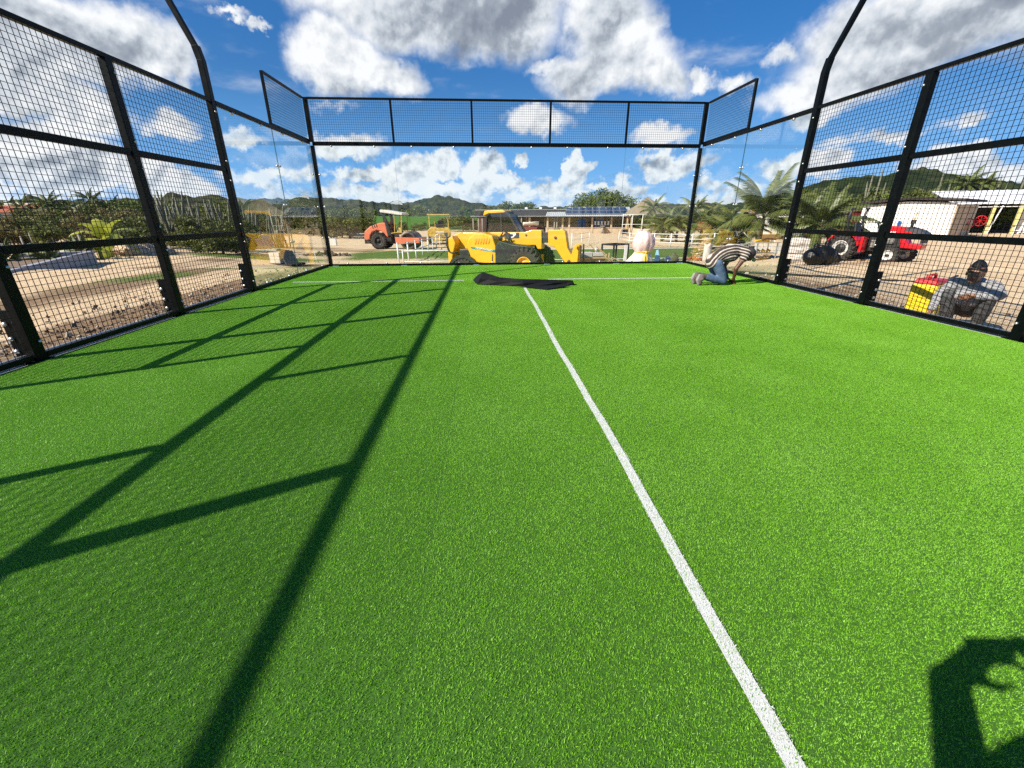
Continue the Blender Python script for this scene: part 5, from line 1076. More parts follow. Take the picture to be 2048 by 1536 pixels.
def blocks():
    p=at(575,530); z=gz(p.x,p.y); root=T('block_stack',(p.x,p.y,z),R(-18),'stack of pale blocks with a leaning grey sheet, outside the left glass','stack')
    m=MB(); m.box((0,0,.05),(1.35,1.0,.1)); part(root,'pallet',m,darkin)
    for i in range(2):
        for j in range(2):
            for k in range(3): m=MB(); m.box((-.42+.3*i+random.uniform(-.01,.01),-.28+.4*j,.2+.17*k),(.28,.38,.16),(0,0,random.uniform(-.03,.03))); part(root,'block',m,blockm,.012)
    m=MB(); m.box((.28,-.1,.38),(.03,.85,.66),(0,R(-24),0)); part(root,'sheet',m,mat('grey_sheet',(.10,.115,.125),.6,var=.2,scale=3)); m=MB(); m.box((-.1,0,.70),(.5,.3,.07),(0,R(6),R(10))); part(root,'plank',m,darkin)
blocks()
def heap(name,px,py,n,sz,rx,ry,rz_,material,label,cat,kind='stuff'):
    p=at(px,py); m=MB()
    for i in range(n):
        a=random.uniform(0,6.28); r=random.random()**.6; x=r*rx*math.cos(a); y=r*ry*math.sin(a); h=(1-r)*rz_*random.uniform(.3,1); s_=sz*random.uniform(.5,1.3)
        m.ball((x,y,gz(p.x+x,p.y+y)-p.z+h),(s_,s_*random.uniform(.6,1),s_*random.uniform(.4,.8)),6,4,(random.random()*3,random.random()*3,random.random()*3),.22)
    m.smooth=[False]*len(m.smooth); o=m.build(name,material); o.location=p; tag(o,label,cat); o['kind']=kind; return o
stone=mat('pale_stone',(.55,.47,.37),.9,var=.25,scale=4,bump=.5,bscale=30); stoned=mat('brown_rubble',(.22,.155,.10),.95,var=.4,scale=5,bump=.6,bscale=40,col2=(.09,.062,.042))
heap('stone_heap',655,512,90,.14,1.6,1.0,.35,stoned,'low heap of brown rubble and twigs outside the far left corner post','heap','thing')
p=at(667,492); m=MB(); m.box((0,0,.42),(.8,.35,.75)); o=m.build('white_cabinet',wallw); bevel(o,.02); o.location=(p.x,p.y,gz(p.x,p.y)); tag(o,'small white box standing behind the rubble heap','box')
heap('sand_mound',268,508,160,.35,1.8,1.2,.55,mat('pale_sand',(.62,.47,.34),.95,var=.2,scale=3),'pale mound of sand and stones beside the dirt road','heap','thing')
def rubble(name,x0,x1,y0,y1,n,smin,smax,material,seed,edge=None):
    r=np.random.default_rng(seed); m=MB()
    for i in range(n):
        x=r.uniform(min(x0,x1),max(x0,x1)); y=r.uniform(y0,y1)
        if edge is not None: x=edge+(x-edge)*abs(r.normal(0,.6))
        s_=smin+(smax-smin)*r.random()**4
        m.ball((x,y,gz(x,y)+s_*.15),(s_,s_*r.uniform(.5,1),s_*r.uniform(.3,.6)),5,3,(r.random()*3,r.random()*3,r.random()*3),.25)
    m.smooth=[False]*len(m.smooth); o=m.build(name,material); o['kind']='stuff'
rubble('rubble',-5.25,-7.6,-1,10.5,3000,.008,.042,stoned,3,-5.25); rubble('rubble',-5.25,-8.6,-1,11,1100,.008,.05,stone,4,-5.25); rubble('rubble',5.3,8.5,-1,11,1700,.010,.06,stone,5,5.3); rubble('rubble',5.3,7,-1,11,900,.010,.05,stoned,6,5.3); rubble('pebbles',-14,16,11,26,900,.02,.09,stone,7); rubble('pebbles',8,22,9,24,700,.02,.08,stone,8)
# ---- yard clutter behind the back glass
def boards(root,specs,material,name='plank'):
    for p_,q_,w,h in specs: m=MB(); m.bar(p_,q_,w,h); part(root,name,m,material,.004)
def clutter():
    D=16.5
    def G(px,d): q=at(px,500,depth=d); return V3(q.x,q.y,gz(q.x,q.y))
    b=G(1180,17.5); o=T('wooden_crate',b,R(4),'brown wooden crate with pale blocks on its lid, right of the fork carriage','crate'); m=MB(); m.box((0,0,.36),(1.15,.7,.72)); part(o,'box',m,mat('brown_board',(.34,.21,.11),.8,var=.2,scale=3),.01); m=MB(); m.box((0,0,.745),(1.25,.8,.05)); part(o,'lid',m,timber,.005)
    for k,(x,w) in enumerate(((-.2,.55),(.32,.42))): m=MB(); m.box((x,0,.745+.025+.10),(w,.3,.19-.06*k)); o2=m.build('pale_block',blockm); o2.location=b; o2.rotation_euler=(0,0,R(4)); bevel(o2,.01); tag(o2,('larger pale block on the lid of the brown crate','smaller pale block on the lid of the brown crate')[k],'block')
    s_=G(1224,18.2); o=T('stick_pile',s_,0,'heap of pale sticks and laths in front of the black metal frame','sticks'); r=random.Random(4)
    for k in range(22):
        a=r.uniform(0,3.14); L_=r.uniform(.7,1.7); c=V3(r.uniform(-.45,.6),r.uniform(-.3,.3),.18+.02*k); e=r.uniform(-.1,.25) if k<18 else .7
        dx=V3(math.cos(a),math.sin(a)*.5,e)*L_*.5; m=MB(); m.bar(c-dx,c+dx,.045,.03); part(o,'stick',m,timber)
    for k,x in enumerate((-.55,-.25,-.1)): m=MB(); m.bar((x-.45,0,1.25-.1*k),(x+.35,-.1,.35),.05,.035); part(o,'stick',m,timber)
    f=G(1230,19.5); o=T('metal_frame',f,R(33),'black open metal cube frame standing on the grass','frame')
    for sx in (-.5,.5):
        for sy in (-.35,.35): m=MB(); m.bar((sx,sy,0),(sx,sy,1.18),.06); part(o,'leg',m,blk)
    for p_,q_ in (((-.5,-.35),(.5,-.35)),((-.5,.35),(.5,.35)),((-.5,-.35),(-.5,.35)),((.5,-.35),(.5,.35))): m=MB(); m.bar((*p_,1.15),(*q_,1.15),.06); part(o,'top_bar',m,blk); m=MB(); m.bar((*p_,.12),(*q_,.12),.05); part(o,'bottom_bar',m,blk)
    p2=G(1251,18.9); m=MB(); m.bar((0,0,0),(.02,0,1.15),.13,.05); o2=m.build('white_board',whitep); o2.location=p2; tag(o2,'narrow white board standing upright at the right of the black frame','board')
    w=G(1285,15.6); o=T('wrapped_bundle',w,0,'tall bundle wrapped in pink and cream sheets, tied with yellow rope','bundle')
    def skirt(prof,n,fold,mt,name):
        m=MB(); vs=[];fs=[]
        for i,(r_,h,am) in enumerate(prof):
            for k in range(n):
                t=2*math.pi*k/n; rr_=r_*(1+am*.8*math.sin(fold*t+1.9*math.sin(2*t+.4*i)+.5*i)*(.4+.6*abs(math.sin(1.5*t+.7)))+am*.9*math.sin(2*t+1+.6*i)+am*.5*math.sin(5*t-i)); vs.append((rr_*math.cos(t)+.05*(h-.9)*(h>.9),rr_*math.sin(t)*.85,h+.03*math.sin(3*t)))
        for i in range(len(prof)-1):
            for k in range(n): fs.append((i*n+k,i*n+(k+1)%n,(i+1)*n+(k+1)%n,(i+1)*n+k))
        m.sm=True; m.add(vs,fs); return part(o,name,m,mt)
    skirt([(.50,-.1,.10),(.48,.25,.09),(.42,.6,.07),(.33,.85,.05),(.26,.99,.04)],64,9,creams,'cream_sheet'); skirt([(.25,.96,.04),(.34,1.08,.06),(.39,1.26,.05),(.37,1.44,.05),(.28,1.58,.06),(.14,1.66,.08),(.02,1.68,.0)],64,11,pinks,'pink_sheet')
    m=MB(); m.lathe([(.265,-.025),(.295,0),(.265,.025),(.25,0),(.265,-.025)],(0,0,.98),'z',24); m.tube([(.05,-.25,.98),(.10,-.31,.75),(.06,-.36,.45)],.035,6); m.tube([(.05,-.25,.98),(.0,-.32,.8),(.02,-.37,.55)],.03,6); m.ball((.05,-.26,.97),.06,8,6); part(o,'rope',m,ropey)
    m=MB(); m.add([(-.28,.05,.95),(-.75,.1,.45),(-.5,-.1,.2),(-.36,-.1,.6)],[(0,1,2,3)]); h=part(o,'loose_flap',m,creams); sd=h.modifiers.new('thick','SOLIDIFY'); sd.thickness=.012
    l=G(1318,16.2); m=MB(); m.add([(-.18,0,.0),(.16,0,.0),(.22,.12,.42),(.05,.2,.98),(-.02,.2,.95)],[(0,1,2,3,4)]); o2=m.build('light_blue_panel',lblue); sd=o2.modifiers.new('thick','SOLIDIFY'); sd.thickness=.02; o2.location=l+V3(0,0,.12); tag(o2,'leaning light blue pointed panel right of the wrapped bundle','panel')
    for k,(px,d,mt,s1) in enumerate(((1329,16.3,mat('yellow_sack',(.55,.48,.16),.85,var=.3,scale=7),.17),(1338,16.2,bulk,.2),(1349,16.6,mat('olive_sack',(.10,.11,.05),.8,var=.3),.24))):
        g=G(px,d); m=MB(); m.ball((0,0,s1*1.35),(s1,s1*.9,s1*1.5),12,8,None,.05); m.ball((0,0,s1*2.7),(s1*.45,s1*.4,s1*.35),8,6); o2=m.build('sack',mt); o2.location=g+V3(0,0,.28); tag(o2,('mottled yellow sack','pale bulging sack','dark olive sack')[k]+' on the black tray beside the blue panel','sack','sacks on the black tray')
    g=G(1345,16.4); o=T('black_tray',g,R(3),'long low black tray carrying the sacks','tray'); m=MB(); m.box((0,0,.24),(1.25,.7,.09)); part(o,'bed',m,blk,.02)
    for sx in (-.5,.5): m=MB(); m.box((sx,0,.1),(.08,.6,.2)); part(o,'leg',m,blk)
clutter()
# ---- yard clutter on the right
def right_yard():
    def G(px,py): q=at(px,py); return V3(q.x,q.y,gz(q.x,q.y))
    g=G(1445,499); o=T('lumber_stack',g,R(-7),'stack of long sawn boards behind the kneeling man','lumber'); r=random.Random(8)
    for i in range(5):
        for j in range(4): m=MB(); L_=2.6+r.uniform(-.3,.3); m.box((r.uniform(-.12,.12),-.45+.3*j,.1+.15*i),(L_,.26,.10),(0,0,r.uniform(-.02,.02))); part(o,'board',m,timber if (i+j)%3 else greyw,.005)
    m=MB(); m.box((.05,0,.84),(2.75,1.3,.05)); part(o,'top_sheet',m,mat('pale_board',(.60,.52,.40),.8,var=.15),.005)
    g=G(1402,513); o=T('offcut_pile',g,R(12),'untidy pile of short offcut planks by the right corner post','planks')
    for k in range(20): m=MB(); m.box((r.uniform(-.55,.55),r.uniform(-.4,.4),.05+.036*k),(r.uniform(.5,1.2),.13,.045),(r.uniform(-.06,.06),r.uniform(-.08,.08),r.uniform(-.7,.7))); part(o,'offcut',m,(timber,greyw,bulk)[k%3])
    g=G(1388,521); o=T('brick_pile',g,0,'low pile of broken red bricks left of the kneeling man','bricks')
    for k in range(26): m=MB(); a=r.uniform(0,6.28); q=r.random(); m.box((q*.55*math.cos(a),q*.4*math.sin(a),.05+.18*(1-q)*r.random()),(.2,.1,.07),(r.uniform(-.4,.4),r.uniform(-.4,.4),r.uniform(0,3))); part(o,'brick',m,brickm)
    g=G(1412,521); o=T('cement_sack',g,R(20),'upright dirty white sack with an open folded top behind the kneeling man','sack'); m=MB(); vs=[];fs=[]; n=20
    pr=[(.24,0,0),(.27,.25,.05),(.25,.55,.06),(.22,.75,.1),(.25,.9,.14),(.19,.86,.1),(.14,.7,.05)]
    for i,(a,h,am) in enumerate(pr):
        for k in range(n): t=2*math.pi*k/n; q=a*(1+am*math.sin(4*t+i)); vs.append((q*math.cos(t),.7*q*math.sin(t),h+am*.3*math.sin(3*t)))
    for i in range(len(pr)-1):
        for k in range(n): fs.append((i*n+k,i*n+(k+1)%n,(i+1)*n+(k+1)%n,(i+1)*n+k))
    m.sm=True; m.add(vs,fs); part(o,'sack',m,bulk)
    g=G(1520,520); o=T('work_table',g,R(8),'rough metal trestle table loaded with hoses and tools','table')
    for sx in (-.6,.6):
        for sy in (-.3,.3): m=MB(); m.bar((sx,sy,0),(sx*.95,sy,.85),.04); part(o,'leg',m,galv)
    m=MB(); m.box((0,0,.86),(1.4,.8,.04)); part(o,'table_top',m,greyw)
    m=MB(); m.box((0,0,.35),(1.3,.7,.03)); part(o,'shelf',m,galv)
    for k,(x,mt,d) in enumerate(((-.2,yel,'yellow and orange strap bundle'),(.2,blk,'black hose bundle'))): m=MB(); m.tube([(x-.4,-.1,.93+.07*k),(x,.05,.97+.07*k),(x+.45,-.05,.94+.07*k)],.05,8); o2=m.build('hose_bundle',mt); o2.location=g; o2.rotation_euler=(0,0,R(8)); tag(o2,d+' lying on the trestle table','hose')
    for k in range(3): m=MB(); m.tube([(-.3+.3*k,0,.40),(-.2+.3*k,.1,.52),(-.1+.3*k,0,.42)],.05,7); o2=m.build('tool',(rust,yel2,dark)[k]); o2.location=g; o2.rotation_euler=(0,0,R(8)); tag(o2,('rusty','yellow','dark')[k]+' tool lying on the lower shelf of the trestle table','tool')
    g=G(1545,509); o=T('block_wall',g,R(-10),'neat stack of pale concrete blocks right of the trestle table','blocks')
    for i in range(5):
        for j in range(3): m=MB(); m.box((-.84+.41*i+.02*(j%2),0,.13+.2*j),(.39,.2,.19)); part(o,'block',m,blockm,.008)
    g=G(1540,516); m=MB(); vs=[];fs=[]
    for i in range(9):
        for k in range(4): vs.append((-1.2+.3*i,-.25+.17*k,.05+.09*math.sin(i*1.7+k)*(k in(1,2))))
    for i in range(8):
        for k in range(3): fs.append((i*4+k,(i+1)*4+k,(i+1)*4+k+1,i*4+k+1))
    m.sm=True; m.add(vs,fs); o=m.build('blue_tarpaulin',bluet); o.location=g+V3(0,0,.03); tag(o,'crumpled blue tarpaulin strip on the ground by the right pole','tarpaulin'); sd=o.modifiers.new('thick','SOLIDIFY'); sd.thickness=.02
    g=G(1586,524); o=T('bulk_sack',g,R(-12),'square white bulk sack with clutter on top, left of the black bags','sack'); 
    for k in range(3): m=MB(); m.ball((0,0,.22+.32*k),(.46,.40,.20),14,8,None,.03); m.box((0,0,.22+.32*k),(.80,.68,.30)); part(o,'sack_layer',m,bulk,.07)
    m=MB(); m.box((0,0,.05),(.95,.8,.09)); part(o,'pallet',m,greyw)
    for k in range(5): m=MB(); m.bar((r.uniform(-.4,.4),r.uniform(-.2,.2),1.08+.04*k),(r.uniform(-.4,.5),r.uniform(-.2,.2),1.12+.05*k),.09,.05); o2=m.build('scrap',(dark,greyw,rust,alum,blk)[k]); o2.location=g; tag(o2,('dark grimy','grey wooden','rusty','shiny metal','black plastic')[k]+' piece of scrap on top of the bulk sack','scrap')
    for k,(px,py,s1) in enumerate(((1622,529,.30),(1643,528.5,.34),(1666,526,.24))):
        g=G(px,py); m=MB(); m.ball((0,0,s1*.8),(s1,s1*.9,s1*.85),16,11,None,.04); chain(m,[(.02,0,s1*1.5),(.05,.02,s1*1.85)],[s1*.16,s1*.28]); m.ball((s1*.5,-.1,s1*.55),s1*.5,10,7,None,.05); o2=m.build('bin_bag',bagm); o2.location=g; rm=o2.modifiers.new('fuse','REMESH'); rm.mode='VOXEL'; rm.voxel_size=.02; rm.use_smooth_shade=True
        tag(o2,('knotted black bin bag next to the bulk sack','largest black bin bag, middle of the three','smallest black bin bag, furthest from the bulk sack')[k],'bin bag','black bin bags')
    for k in range(9):
        g=G(1685+10*k+r.uniform(-6,6),519+r.uniform(-5,9)); m=MB(); m.box((0,0,.05),(r.uniform(.7,1.5),.12,.05)); o2=m.build('loose_plank',(timber,greyw,rust)[k%3]); o2.location=g; o2.rotation_euler=(r.uniform(-.05,.05),r.uniform(-.04,.04),r.uniform(-.5,.3)); tag(o2,'weathered loose plank on the ground between the bin bags and the tractor','plank','loose planks near the tractor')
    a=G(1565,600); 
    g=V3(6.20,4.12,0); g.z=gz(g.x,g.y); o=T('canister',g,R(24),'yellow rectangular plastic canister with a red top beside the squatting man','canister')
    m=MB(); m.box((0,0,.27),(.43,.32,.52)); c_=part(o,'body',m,canY,.035); m=MB(); m.box((0,0,.565),(.42,.31,.075),None,.82); part(o,'top',m,canR,.02); m=MB(); m.tube([(-.1,0,.6),(-.08,0,.66),(.08,0,.66),(.1,0,.6)],.018,8); m.tube([(.11,.09,.58),(.11,.09,.64)],.03,10); part(o,'handle',m,canR)
    for k in range(3): m=MB(); m.box((-.12+.12*k,-.162,.25),(.045,.008,.36)); m.build('rib',canY,c_)
    g=V3(5.62,3.35,0); m=MB(); m.tube([(5.5,3.9,.0),(5.7,3.6,.02),(5.66,3.4,.02),(5.75,3.1,.02)],.018,7); m.v=[(x,y,z+gz(x,y)+.02) for x,y,z in m.v]; o=m.build('red_hose',canR); tag(o,'thin red hose on the ground at the foot of the canister','hose')
    m=MB(); P=[(6.3,9.6),(7.5,9.0),(8.8,8.0),(9.6,7.4),(10.4,7.6),(11.6,8.4)]; m.tube([(x,y,gz(x,y)+.03) for x,y in P],.03,6); o=m.build('black_hose',blk); tag(o,'black hose snaking over the dirt beyond the right fence','hose')
right_yard()
for k,(px,py,d) in enumerate(((795,412,330),(853,432,240),(612,399,420))): p=at(px,py,depth=d); m=MB(); m.box((0,0,0),(9,7,4)); m.prism([(-5,2),(5,2),(0,4)],-3.6,3.6,'y'); o=m.build('far_house',wallw); o.location=p; tag(o,('white house on the far slope above the roller','small pale house at the foot of the round hill','tiny white house near the left hilltop')[k],'house','far houses on the hills')
for k,px in enumerate((1600,)): pass
# ================================================================ plants
def leafm(name,c0,c1,tr=.25,rough=.6):
    m=bpy.data.materials.new(name); m.use_nodes=True; nt=m.node_tree; N=nt.nodes; L=nt.links; b=N['Principled BSDF']; b.inputs['Roughness'].default_value=rough; b.inputs['Specular IOR Level'].default_value=.3
    g=N.new('ShaderNodeNewGeometry'); o=N.new('ShaderNodeObjectInfo'); n=N.new('ShaderNodeTexNoise'); n.inputs['Scale'].default_value=2.2; n.inputs['Detail'].default_value=6; L.new(g.outputs['Position'],n.inputs[0])
    w=N.new('ShaderNodeTexWhiteNoise'); L.new(g.outputs['Random Per Island'],w.inputs['Vector'])
    a=N.new('ShaderNodeMath'); a.operation='MULTIPLY_ADD'; L.new(g.outputs['Random Per Island'],a.inputs[0]); a.inputs[1].default_value=.55; L.new(n.outputs[0],a.inputs[2])
    s=N.new('ShaderNodeMath'); s.operation='MULTIPLY_ADD'; L.new(o.outputs['Random'],s.inputs[0]); s.inputs[1].default_value=.25; L.new(a.outputs[0],s.inputs[2])
    r=N.new('ShaderNodeValToRGB'); e=r.color_ramp.elements; e[0].position=.45; e[0].color=(*c0,1); e[1].position=1.15 if False else 1.; e[1].color=(*c1,1); L.new(s.outputs[0],r.inputs[0]); L.new(r.outputs[0],b.inputs['Base Color'])
    t=N.new('ShaderNodeBsdfTranslucent'); L.new(r.outputs[0],t.inputs[0]); mx=N.new('ShaderNodeMixShader'); mx.inputs[0].default_value=tr; L.new(b.outputs[0],mx.inputs[1]); L.new(t.outputs[0],mx.inputs[2]); L.new(mx.outputs[0],N['Material Output'].inputs[0]); return m
LM=[leafm('acacia_leaf',(.030,.055,.012),(.16,.20,.045)),leafm('scrub_leaf',(.030,.048,.012),(.155,.18,.045)),leafm('dry_scrub_leaf',(.06,.06,.022),(.23,.20,.08))]
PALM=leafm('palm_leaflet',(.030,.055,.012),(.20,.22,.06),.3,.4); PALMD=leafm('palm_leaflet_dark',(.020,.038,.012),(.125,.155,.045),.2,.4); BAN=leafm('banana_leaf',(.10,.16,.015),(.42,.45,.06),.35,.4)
bark=mat('grey_bark',(.10,.075,.055),.95,var=.35,scale=8,bump=.7,bscale=25); trunkm=mat('palm_trunk',(.17,.125,.085),.95,var=.3,scale=10,bump=.9,bscale=22); cact=mat('cactus_skin',(.095,.12,.06),.7,var=.3,scale=6,col2=(.19,.18,.13)); dryst=mat('dry_stem',(.19,.17,.14),.9,var=.3,scale=8)
def leaf_cloud(name,material,clumps,n,size,seed,flat_=.5):
    'thousands of small leaf faces gathered in clumps through a crown'
    r=np.random.default_rng(seed); C=np.array([c[:3] for c in clumps]); Rr=np.array([c[3:6] for c in clumps]); wt=np.prod(Rr,1)**.66*r.uniform(.45,1.3,len(C)); k=r.choice(len(C),n,p=wt/wt.sum())
    d=r.normal(0,1,(n,3)); d/=np.linalg.norm(d,axis=1)[:,None]; rad=r.random(n)**.45; p=C[k]+d*rad[:,None]*Rr[k]
    a=r.normal(0,1,(n,3)); a[:,2]*=flat_; a/=np.linalg.norm(a,axis=1)[:,None]; u=r.normal(0,1,(n,3)); u-=a*(a*u).sum(1)[:,None]; u/=np.linalg.norm(u,axis=1)[:,None]; nrm=u
    s=size*r.uniform(.6,1.4,n)[:,None]; w=np.cross(a,nrm)*s*.55; a=a*s
    v=np.stack([p-a*.5,p+w*.5,p+a*.5,p-w*.5],1).reshape(-1,3); me=bpy.data.meshes.new(name); N_=n*4; me.vertices.add(N_); me.vertices.foreach_set('co',v.ravel()); me.loops.add(N_); me.loops.foreach_set('vertex_index',np.arange(N_)); me.polygons.add(n); me.polygons.foreach_set('loop_start',np.arange(0,N_,4)); me.polygons.foreach_set('loop_total',np.full(n,4)); me.update(); me.validate(); me.materials.append(material); return me
def rand_clumps(r,n,R_,zc,rz,cs):
    'clump centres on a lumpy dome that is open underneath'
    o=[]
    for i in range(n):
        a=r.uniform(0,6.283); q=(r.random()**.55)*r.uniform(.85,1.08); h=math.sqrt(max(0,1-min(q,1)**2)); u=r.uniform(-.25,1.)
        z=zc-rz*.45+rz*1.5*h*max(u,.15 if q<.4 else u)+rz*.25*r.uniform(-1,1); s=cs*r.uniform(.55,1.2); o.append((R_*q*math.cos(a),R_*q*math.sin(a),z,s,s,s*.55))
    return o
def branches(r,H,clumps,r0,lean=.1):
    m=MB(); f=(r.uniform(-lean,lean)*H,r.uniform(-lean,lean)*H,H*.42); m.tube([(0,0,-.3),(f[0]*.4,f[1]*.5,H*.2),f],[r0*1.25,r0,r0*.8],9)
    for c in clumps[::2]: mid=(f[0]*.5+c[0]*.5,f[1]*.5+c[1]*.5,f[2]*.35+c[2]*.6); m.tube([f,mid,(c[0],c[1],c[2])],[r0*.5,r0*.28,r0*.1],6)
    return m
def tree(px,ytop,depth,W_,label,seed,leaf=0,n=5200,size=.30,group=None,nc=22,name='tree'):
    r=np.random.default_rng(seed); p=at(px,ytop,depth=depth); z=gz(p.x,p.y); H=(p.z-z)/1.10; root=empty(name,(p.x,p.y,z),0,label,'tree',group)
    cl=rand_clumps(r,nc,W_*.5*.82,H*.66,H*.27,W_*.17); branches(r,H,cl,.035*H).build('trunk',bark,root); link('crown',leaf_cloud('crown',LM[leaf],cl,n,size,seed),root); return root
tree(690,406,63,8.6,'broad dark acacia behind the roller with a leaning trunk',1,1,6500,.30,nc=30)
tree(645,410,74,8,'dull olive tree just left of the broad acacia, behind the corner post',2,2,4500,.34); tree(585,418,80,8,'low grey green tree seen through the left side glass',3,2,4000,.34)
tree(1042,390,104,13,'round green tree rising behind the roof left of the telehandler cab\'s right',4,0,7000,.5); tree(1215,374,98,17.5,'largest wide spreading tree behind the solar panel roof',5,0,11000,.5,nc=34); tree(1140,414,125,13,'low tree in the gap between the two big trees behind the roof',6,1,4000,.55); tree(985,406,120,11,'small tree left of the round tree behind the roof',7,1,3500,.55)
tree(925,430,92,9,'low tree behind the telehandler rear, left of the building',8,1,4500,.4); tree(905,432,110,9,'bushy tree right behind the yellow bulldozer',9,2,3500,.45)
# far scrub line in front of the hills: one mesh per tree, many of them
def small_protos():
    P=[]
    for s in range(5):
        r=np.random.default_rng(50+s); cl=rand_clumps(r,16,1.45,1.15,.95,.72); P.append((branches(r,2.6,cl,.07).mesh('trunk',bark),[leaf_cloud('crown',LM[l],cl,1900,.24,60+s) for l in (0,1,2)]))
    return P
BP=small_protos()
def bush(x,y,sc,k,l,label,group,name='bush',cat='bush',sz=1.):
    tr,cr=BP[k%5]; root=empty(name,(x,y,gz(x,y)-.1*sc),random.uniform(0,6.28),label,cat,group); root.scale=(sc,sc,sc*sz)
    o=link('trunk',tr,root); link('crown',cr[l],root); return root
rb=random.Random(12)
# scrub beyond the road on the left: rows that get taller with distance
for i in range(96):
    d=24+46*(i/96)**1.2; px=rb.uniform(-160,500) if d<52 else rb.uniform(-160,470); q=at(px,470,depth=d*rb.uniform(.95,1.05)); u=(px-20)/480
    if px<190 and d<27: continue
    top=at(px,436-26*min(1,(d-24)/40)+rb.uniform(-6,8),depth=d); h=max(1.0,top.z-gz(q.x,q.y)); bush(q.x,q.y,h/2.45,i,rb.choice((1,1,2)),'thorny olive bush in the dense scrub beyond the dirt road','bushes of the left scrub')
for i in range(16):
    px=rb.uniform(-60,480); d=rb.uniform(68,90); q=at(px,470,depth=d); top=at(px,rb.uniform(394,408),depth=d); bush(q.x,q.y,(top.z-gz(q.x,q.y))/2.45,i,0,'dark tall tree on the skyline behind the left scrub','skyline trees of the left scrub','tree','tree')
for i in range(34):
    px=rb.uniform(500,720); d=rb.uniform(66,105); q=at(px,470,depth=d); top=at(px,rb.uniform(422,440),depth=d); bush(q.x,q.y,max(1.2,(top.z-gz(q.x,q.y)))/2.45,i,rb.choice((1,2,2)),'grey green bush in the scrub behind the left glass and acacia','bushes behind the left glass')
for i in range(26):
    px=rb.uniform(715,1000); d=rb.uniform(96,108); q=at(px,460,depth=d); bush(q.x,q.y,rb.uniform(.5,.85),i,1,'low dark bush in the hedge line before the green field','hedge line before the field')
for i in range(46):
    px=rb.uniform(690,1480); d=rb.uniform(190,250); q=at(px,430,depth=d); bush(q.x,q.y,rb.uniform(2.0,3.4),i,rb.choice((0,1,1)),'far dark tree in the belt below the hills','tree belt below the hills','tree','tree')
for i in range(34):
    px=rb.uniform(1590,2150); d=rb.uniform(58,84); q=at(px,460,depth=d); top=at(px,rb.uniform(372,396),depth=d); bush(q.x,q.y,(top.z-gz(q.x,q.y))/2.45,i,rb.choice((0,1)),'leafy green bush behind the white warehouse and shelter','bushes behind the warehouse')
for i in range(14):
    px=rb.uniform(1255,1560); d=rb.uniform(84,100); q=at(px,460,depth=d); bush(q.x,q.y,rb.uniform(1.2,1.9),i,1,'green bush behind the palms and thatched hut','bushes behind the palms')
# ---- palms: trunk and separate fronds
def frond_mesh(L_,droop,n,w,seed,material):
    r=np.random.default_rng(seed); V=[];F=[]; sp=[]
    for i in range(n+1):
        t=i/n; x=L_*(t-.10*droop*t*t); z=L_*(.30*t-droop*t*t*.62); sp.append((x,0,z))
    for i in range(n):
        a=Vector(sp[i]);b=Vector(sp[i+1]); q=.022*(1-i/n)+.004
        k=len(V); V+= [a+Vector((0,q,0)),a-Vector((0,q,0)),b-Vector((0,q*.9,0)),b+Vector((0,q*.9,0)),a-Vector((0,0,q)),b-Vector((0,0,q))]; F+= [(k,k+1,k+2,k+3),(k,k+3,k+5,k+4),(k+1,k+4,k+5,k+2)]
    m=int(n*2.6)
    for j in range(m):
        t=.14+.85*j/m; f=t*n; i=min(int(f),n-1); p=Vector(sp[i]).lerp(Vector(sp[i+1]),f-i); d=(Vector(sp[i+1])-Vector(sp[i])).normalized(); ln=w*math.sin(min(1,t*1.15+.12)*math.pi*.93)**.6*r.uniform(.85,1.1)
        for s in (-1,1):
            dr=(d*.75+Vector((0,s*.9,-.30-.3*droop+r.uniform(-.12,.12)))).normalized(); e=p+dr*ln; e.z-=ln*.28; md=p+dr*ln*.5; hw=d*.021*(1+w); k=len(V); V+= [p-hw,p+hw,md+hw*1.1,e,md-hw*1.1]; F+= [(k,k+1,k+2,k+4),(k+4,k+2,k+3)]
    me=bpy.data.meshes.new('frond'); me.from_pydata([tuple(v) for v in V],[],F); me.materials.append(material); me.update(); return me
FR={}
def palm(px,py,depth,trunk_h,fl,nf,label,seed,material=PALM,wind=(0,0),base=None,tilt=0.,name='palm_tree',up=.0):
    r=random.Random(seed); p=at(px,py,depth=depth) if base is None else V3(*base); z=gz(p.x,p.y); root=empty(name,(p.x,p.y,z),0,label,'palm','palms')
    m=MB(); top=V3(tilt*trunk_h,0,trunk_h); m.tube([(0,0,-.2),(tilt*.1*trunk_h,0,trunk_h*.35),(tilt*.5*trunk_h,0,trunk_h*.7),top],[.20,.16,.14,.12],10); m.build('trunk',trunkm,root)
    for k in range(nf):
        e=(k+.5)/nf; v=k%3; key=(v,round(fl,1),material.name)
        if key not in FR: FR[key]=frond_mesh(fl,(.55,.85,1.15)[v],16,fl*.23,seed*10+v,material)
        el=R(78-95*e+up*40+r.uniform(-8,8)); az=k*2.399+r.uniform(-.2,.2); o=link('frond',FR[key],root); s_=r.uniform(.8,1.08); o.location=top+V3(0,0,-.1*e)
        M_=Matrix.Rotation(az,4,'Z')@Matrix.Rotation(-el+R(16),4,'Y')@Matrix.Rotation(r.uniform(-.3,.3),4,'X'); o.rotation_euler=M_.to_euler(); o.scale=(s_,s_,s_)
    return root
palm(1516,492,31,2.1,4.1,24,'tall coconut palm with an upright fan of fronds, just left of the right pole',1,up=.35)
palm(1470,486,33,1.5,3.0,18,'drooping palm left of the tall coconut palm',2); palm(1430,488,40,1.5,3.0,18,'olive palm behind the offcut pile, right of the glass corner post',3); palm(1400,484,48,2.3,3.3,18,'palm right behind the right glass corner post',4)
